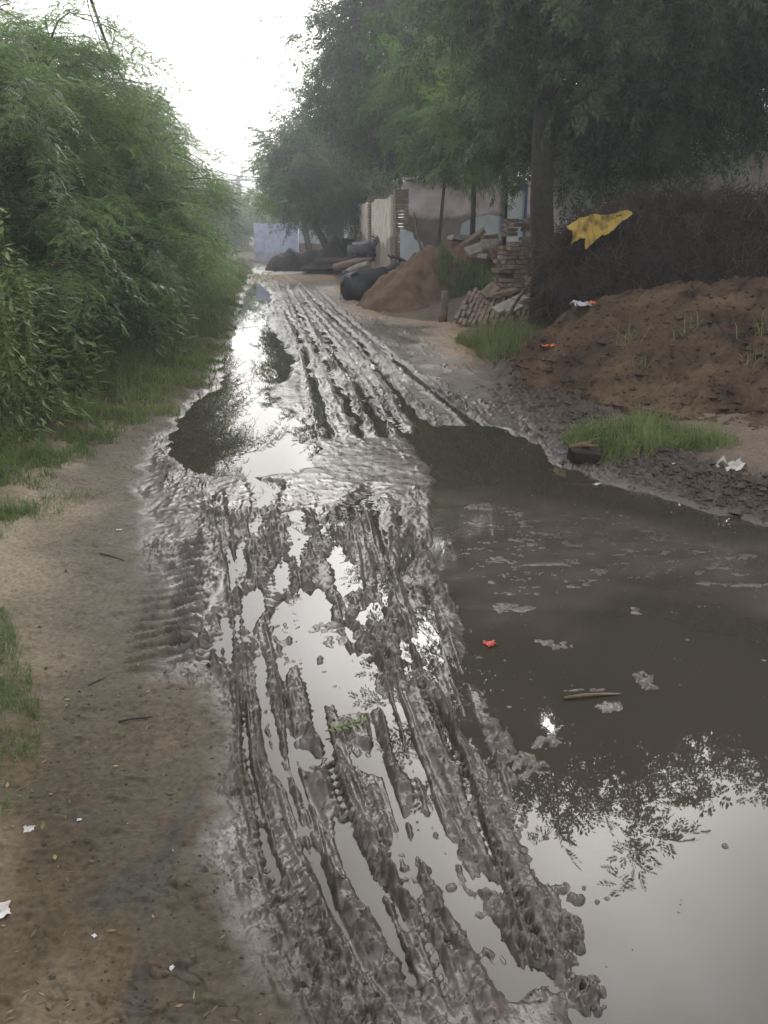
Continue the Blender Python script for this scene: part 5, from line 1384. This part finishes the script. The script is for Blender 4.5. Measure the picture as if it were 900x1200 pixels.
# crumbs of mud and soil
rg = np.random.RandomState(77)
ico = np.array([(1, 0, 0), (-1, 0, 0), (0, 1, 0), (0, -1, 0), (0, 0, 1), (0, 0, -1)], float)
icf = np.array([(0, 2, 4), (2, 1, 4), (1, 3, 4), (3, 0, 4), (2, 0, 5), (1, 2, 5), (3, 1, 5), (0, 3, 5)])
def crumbs(name, x, y, z, r, mat, lab):
    n = len(x); W = ico[None] * (r[:, None, None] * rg.uniform(.6, 1.3, (n, 6, 1))) * np.array([1.15, 1.0, .85]) + rg.normal(0, .12, (n, 6, 3)) * r[:, None, None]
    W = W + np.stack([x, y, z], -1)[:, None, :]
    F = (np.arange(n)[:, None, None] * 6 + icf[None]).reshape(-1, 3)
    return tag(mesh_np(name, W.reshape(-1, 3), F, mat, smooth=False), lab, 'crumbs', kind='stuff')
n = 9000; y = 1.1 * (9 / 1.1) ** rg.rand(n); x = rg.uniform(-.75, .35, n) * (.4 + .5 * y)
h_, c_, w_, z_ = ground(x, y)
k = (z_ > 0) & (h_ > .004) & (rg.rand(n) < np.where(z_ == 1, .42, .5))
crumbs('mud_crumbs', x[k], y[k], h_[k] + .001, np.clip(rg.lognormal(-6.25, .55, n), .001, .009)[k] * (1 + .06 * y[k]), M['crumb'], 'dark crumbs of mud scattered over the path and the ruts')
n = 4500; x = rg.uniform(1.2, 5.6, n); y = rg.uniform(5.6, 10, n); z = np.maximum(soil_z(x, y), gz(x, y)); k = soil_z(x, y) > -.1
crumbs('soil_clods', x[k], y[k], z[k], np.clip(rg.lognormal(-4.2, .55, n), .006, .07)[k], M['soil'], 'loose clods of soil lying on the long soil bank')
n = 1500; y = 1.15 * (7 / 1.15) ** rg.rand(n); x = rg.uniform(.05, 2.9, n) * (.35 + .2 * y)
h_ = gz(x, y); k = (h_ < -.004) & (pn(x * 2, y * 2, 7) - .1 + .5 * (y > 2.3) > rg.rand(n))
W_ = np.clip(rg.lognormal(-5.9, .5, n), .0012, .008)[k] * (1 + .08 * y[k])
crumbs('floating_scum', x[k], y[k], np.zeros(k.sum()), W_, M['scum'], 'specks of straw and scum floating on the right puddle')
n = 5200; k = rg.randint(0, len(BERM) - 1, n); f = rg.rand(n)[:, None]
q_ = BERM[k] * (1 - f) + BERM[k + 1] * f; x = q_[:, 0] + rg.normal(.18, .16, n); y = q_[:, 1] + rg.normal(.12, .16, n)
h_ = gz(x, y); k = h_ > .01
crumbs('berm_clods', x[k], y[k], h_[k], np.clip(rg.lognormal(-4.5, .6, n), .004, .038)[k], M['berm'], 'dark clods of mud heaped along the right margin of the puddle')
# sparse grass stalks on the soil bank
for i, (px, py, Y, c_, hh_, lab) in enumerate(((733, 440, 8.2, 22, .30, 'thin grass tuft at the middle of the soil bank'), (806, 415, 8.0, 18, .22, 'pale grass tuft high on the soil bank'),
        (885, 415, 7.6, 24, .24, 'grass tuft near the right edge on the soil bank'), (875, 480, 7.0, 16, .2, 'grass tuft low on the soil bank at the right'),
        (745, 462, 7.7, 20, .2, 'grass tuft at the foot of the soil bank above the grass strip'), (790, 430, 8.0, 14, .26, 'single tall stalks leaning on the soil bank'))):
    q = at(px, py, Y); rg = np.random.RandomState(400 + i)
    x = q.x + rg.normal(0, .05, c_); y = Y + rg.normal(0, .05, c_); z = np.maximum(soil_z(x, y), gz(x, y)) - .02
    o = blades('grass_tuft', x, y, hh_ * rg.uniform(.5, 1.2, c_), np.full(c_, .006), rg, 1.3, lab, np.full(c_, .7), z); o['kind'] = 'thing'

# ------------------------------------------------------------------ haze
m = bpy.data.materials.new('haze_air'); m.use_nodes = True; t = m.node_tree; t.nodes.clear()
pv = N(t, 'ShaderNodeVolumePrincipled'); pv.inputs['Color'].default_value = (.86, .90, .95, 1); pv.inputs['Density'].default_value = .0038
pv.inputs['Anisotropy'].default_value = .55
mo = N(t, 'ShaderNodeOutputMaterial'); t.links.new(pv.outputs[0], mo.inputs['Volume'])
hz_ = MB(); hz_.box((0, 435, 6.5), (1200, 960, 16.0)); o = hz_.build('haze', m)
tag(o, 'pale damp haze over the lane', 'haze', kind='stuff')
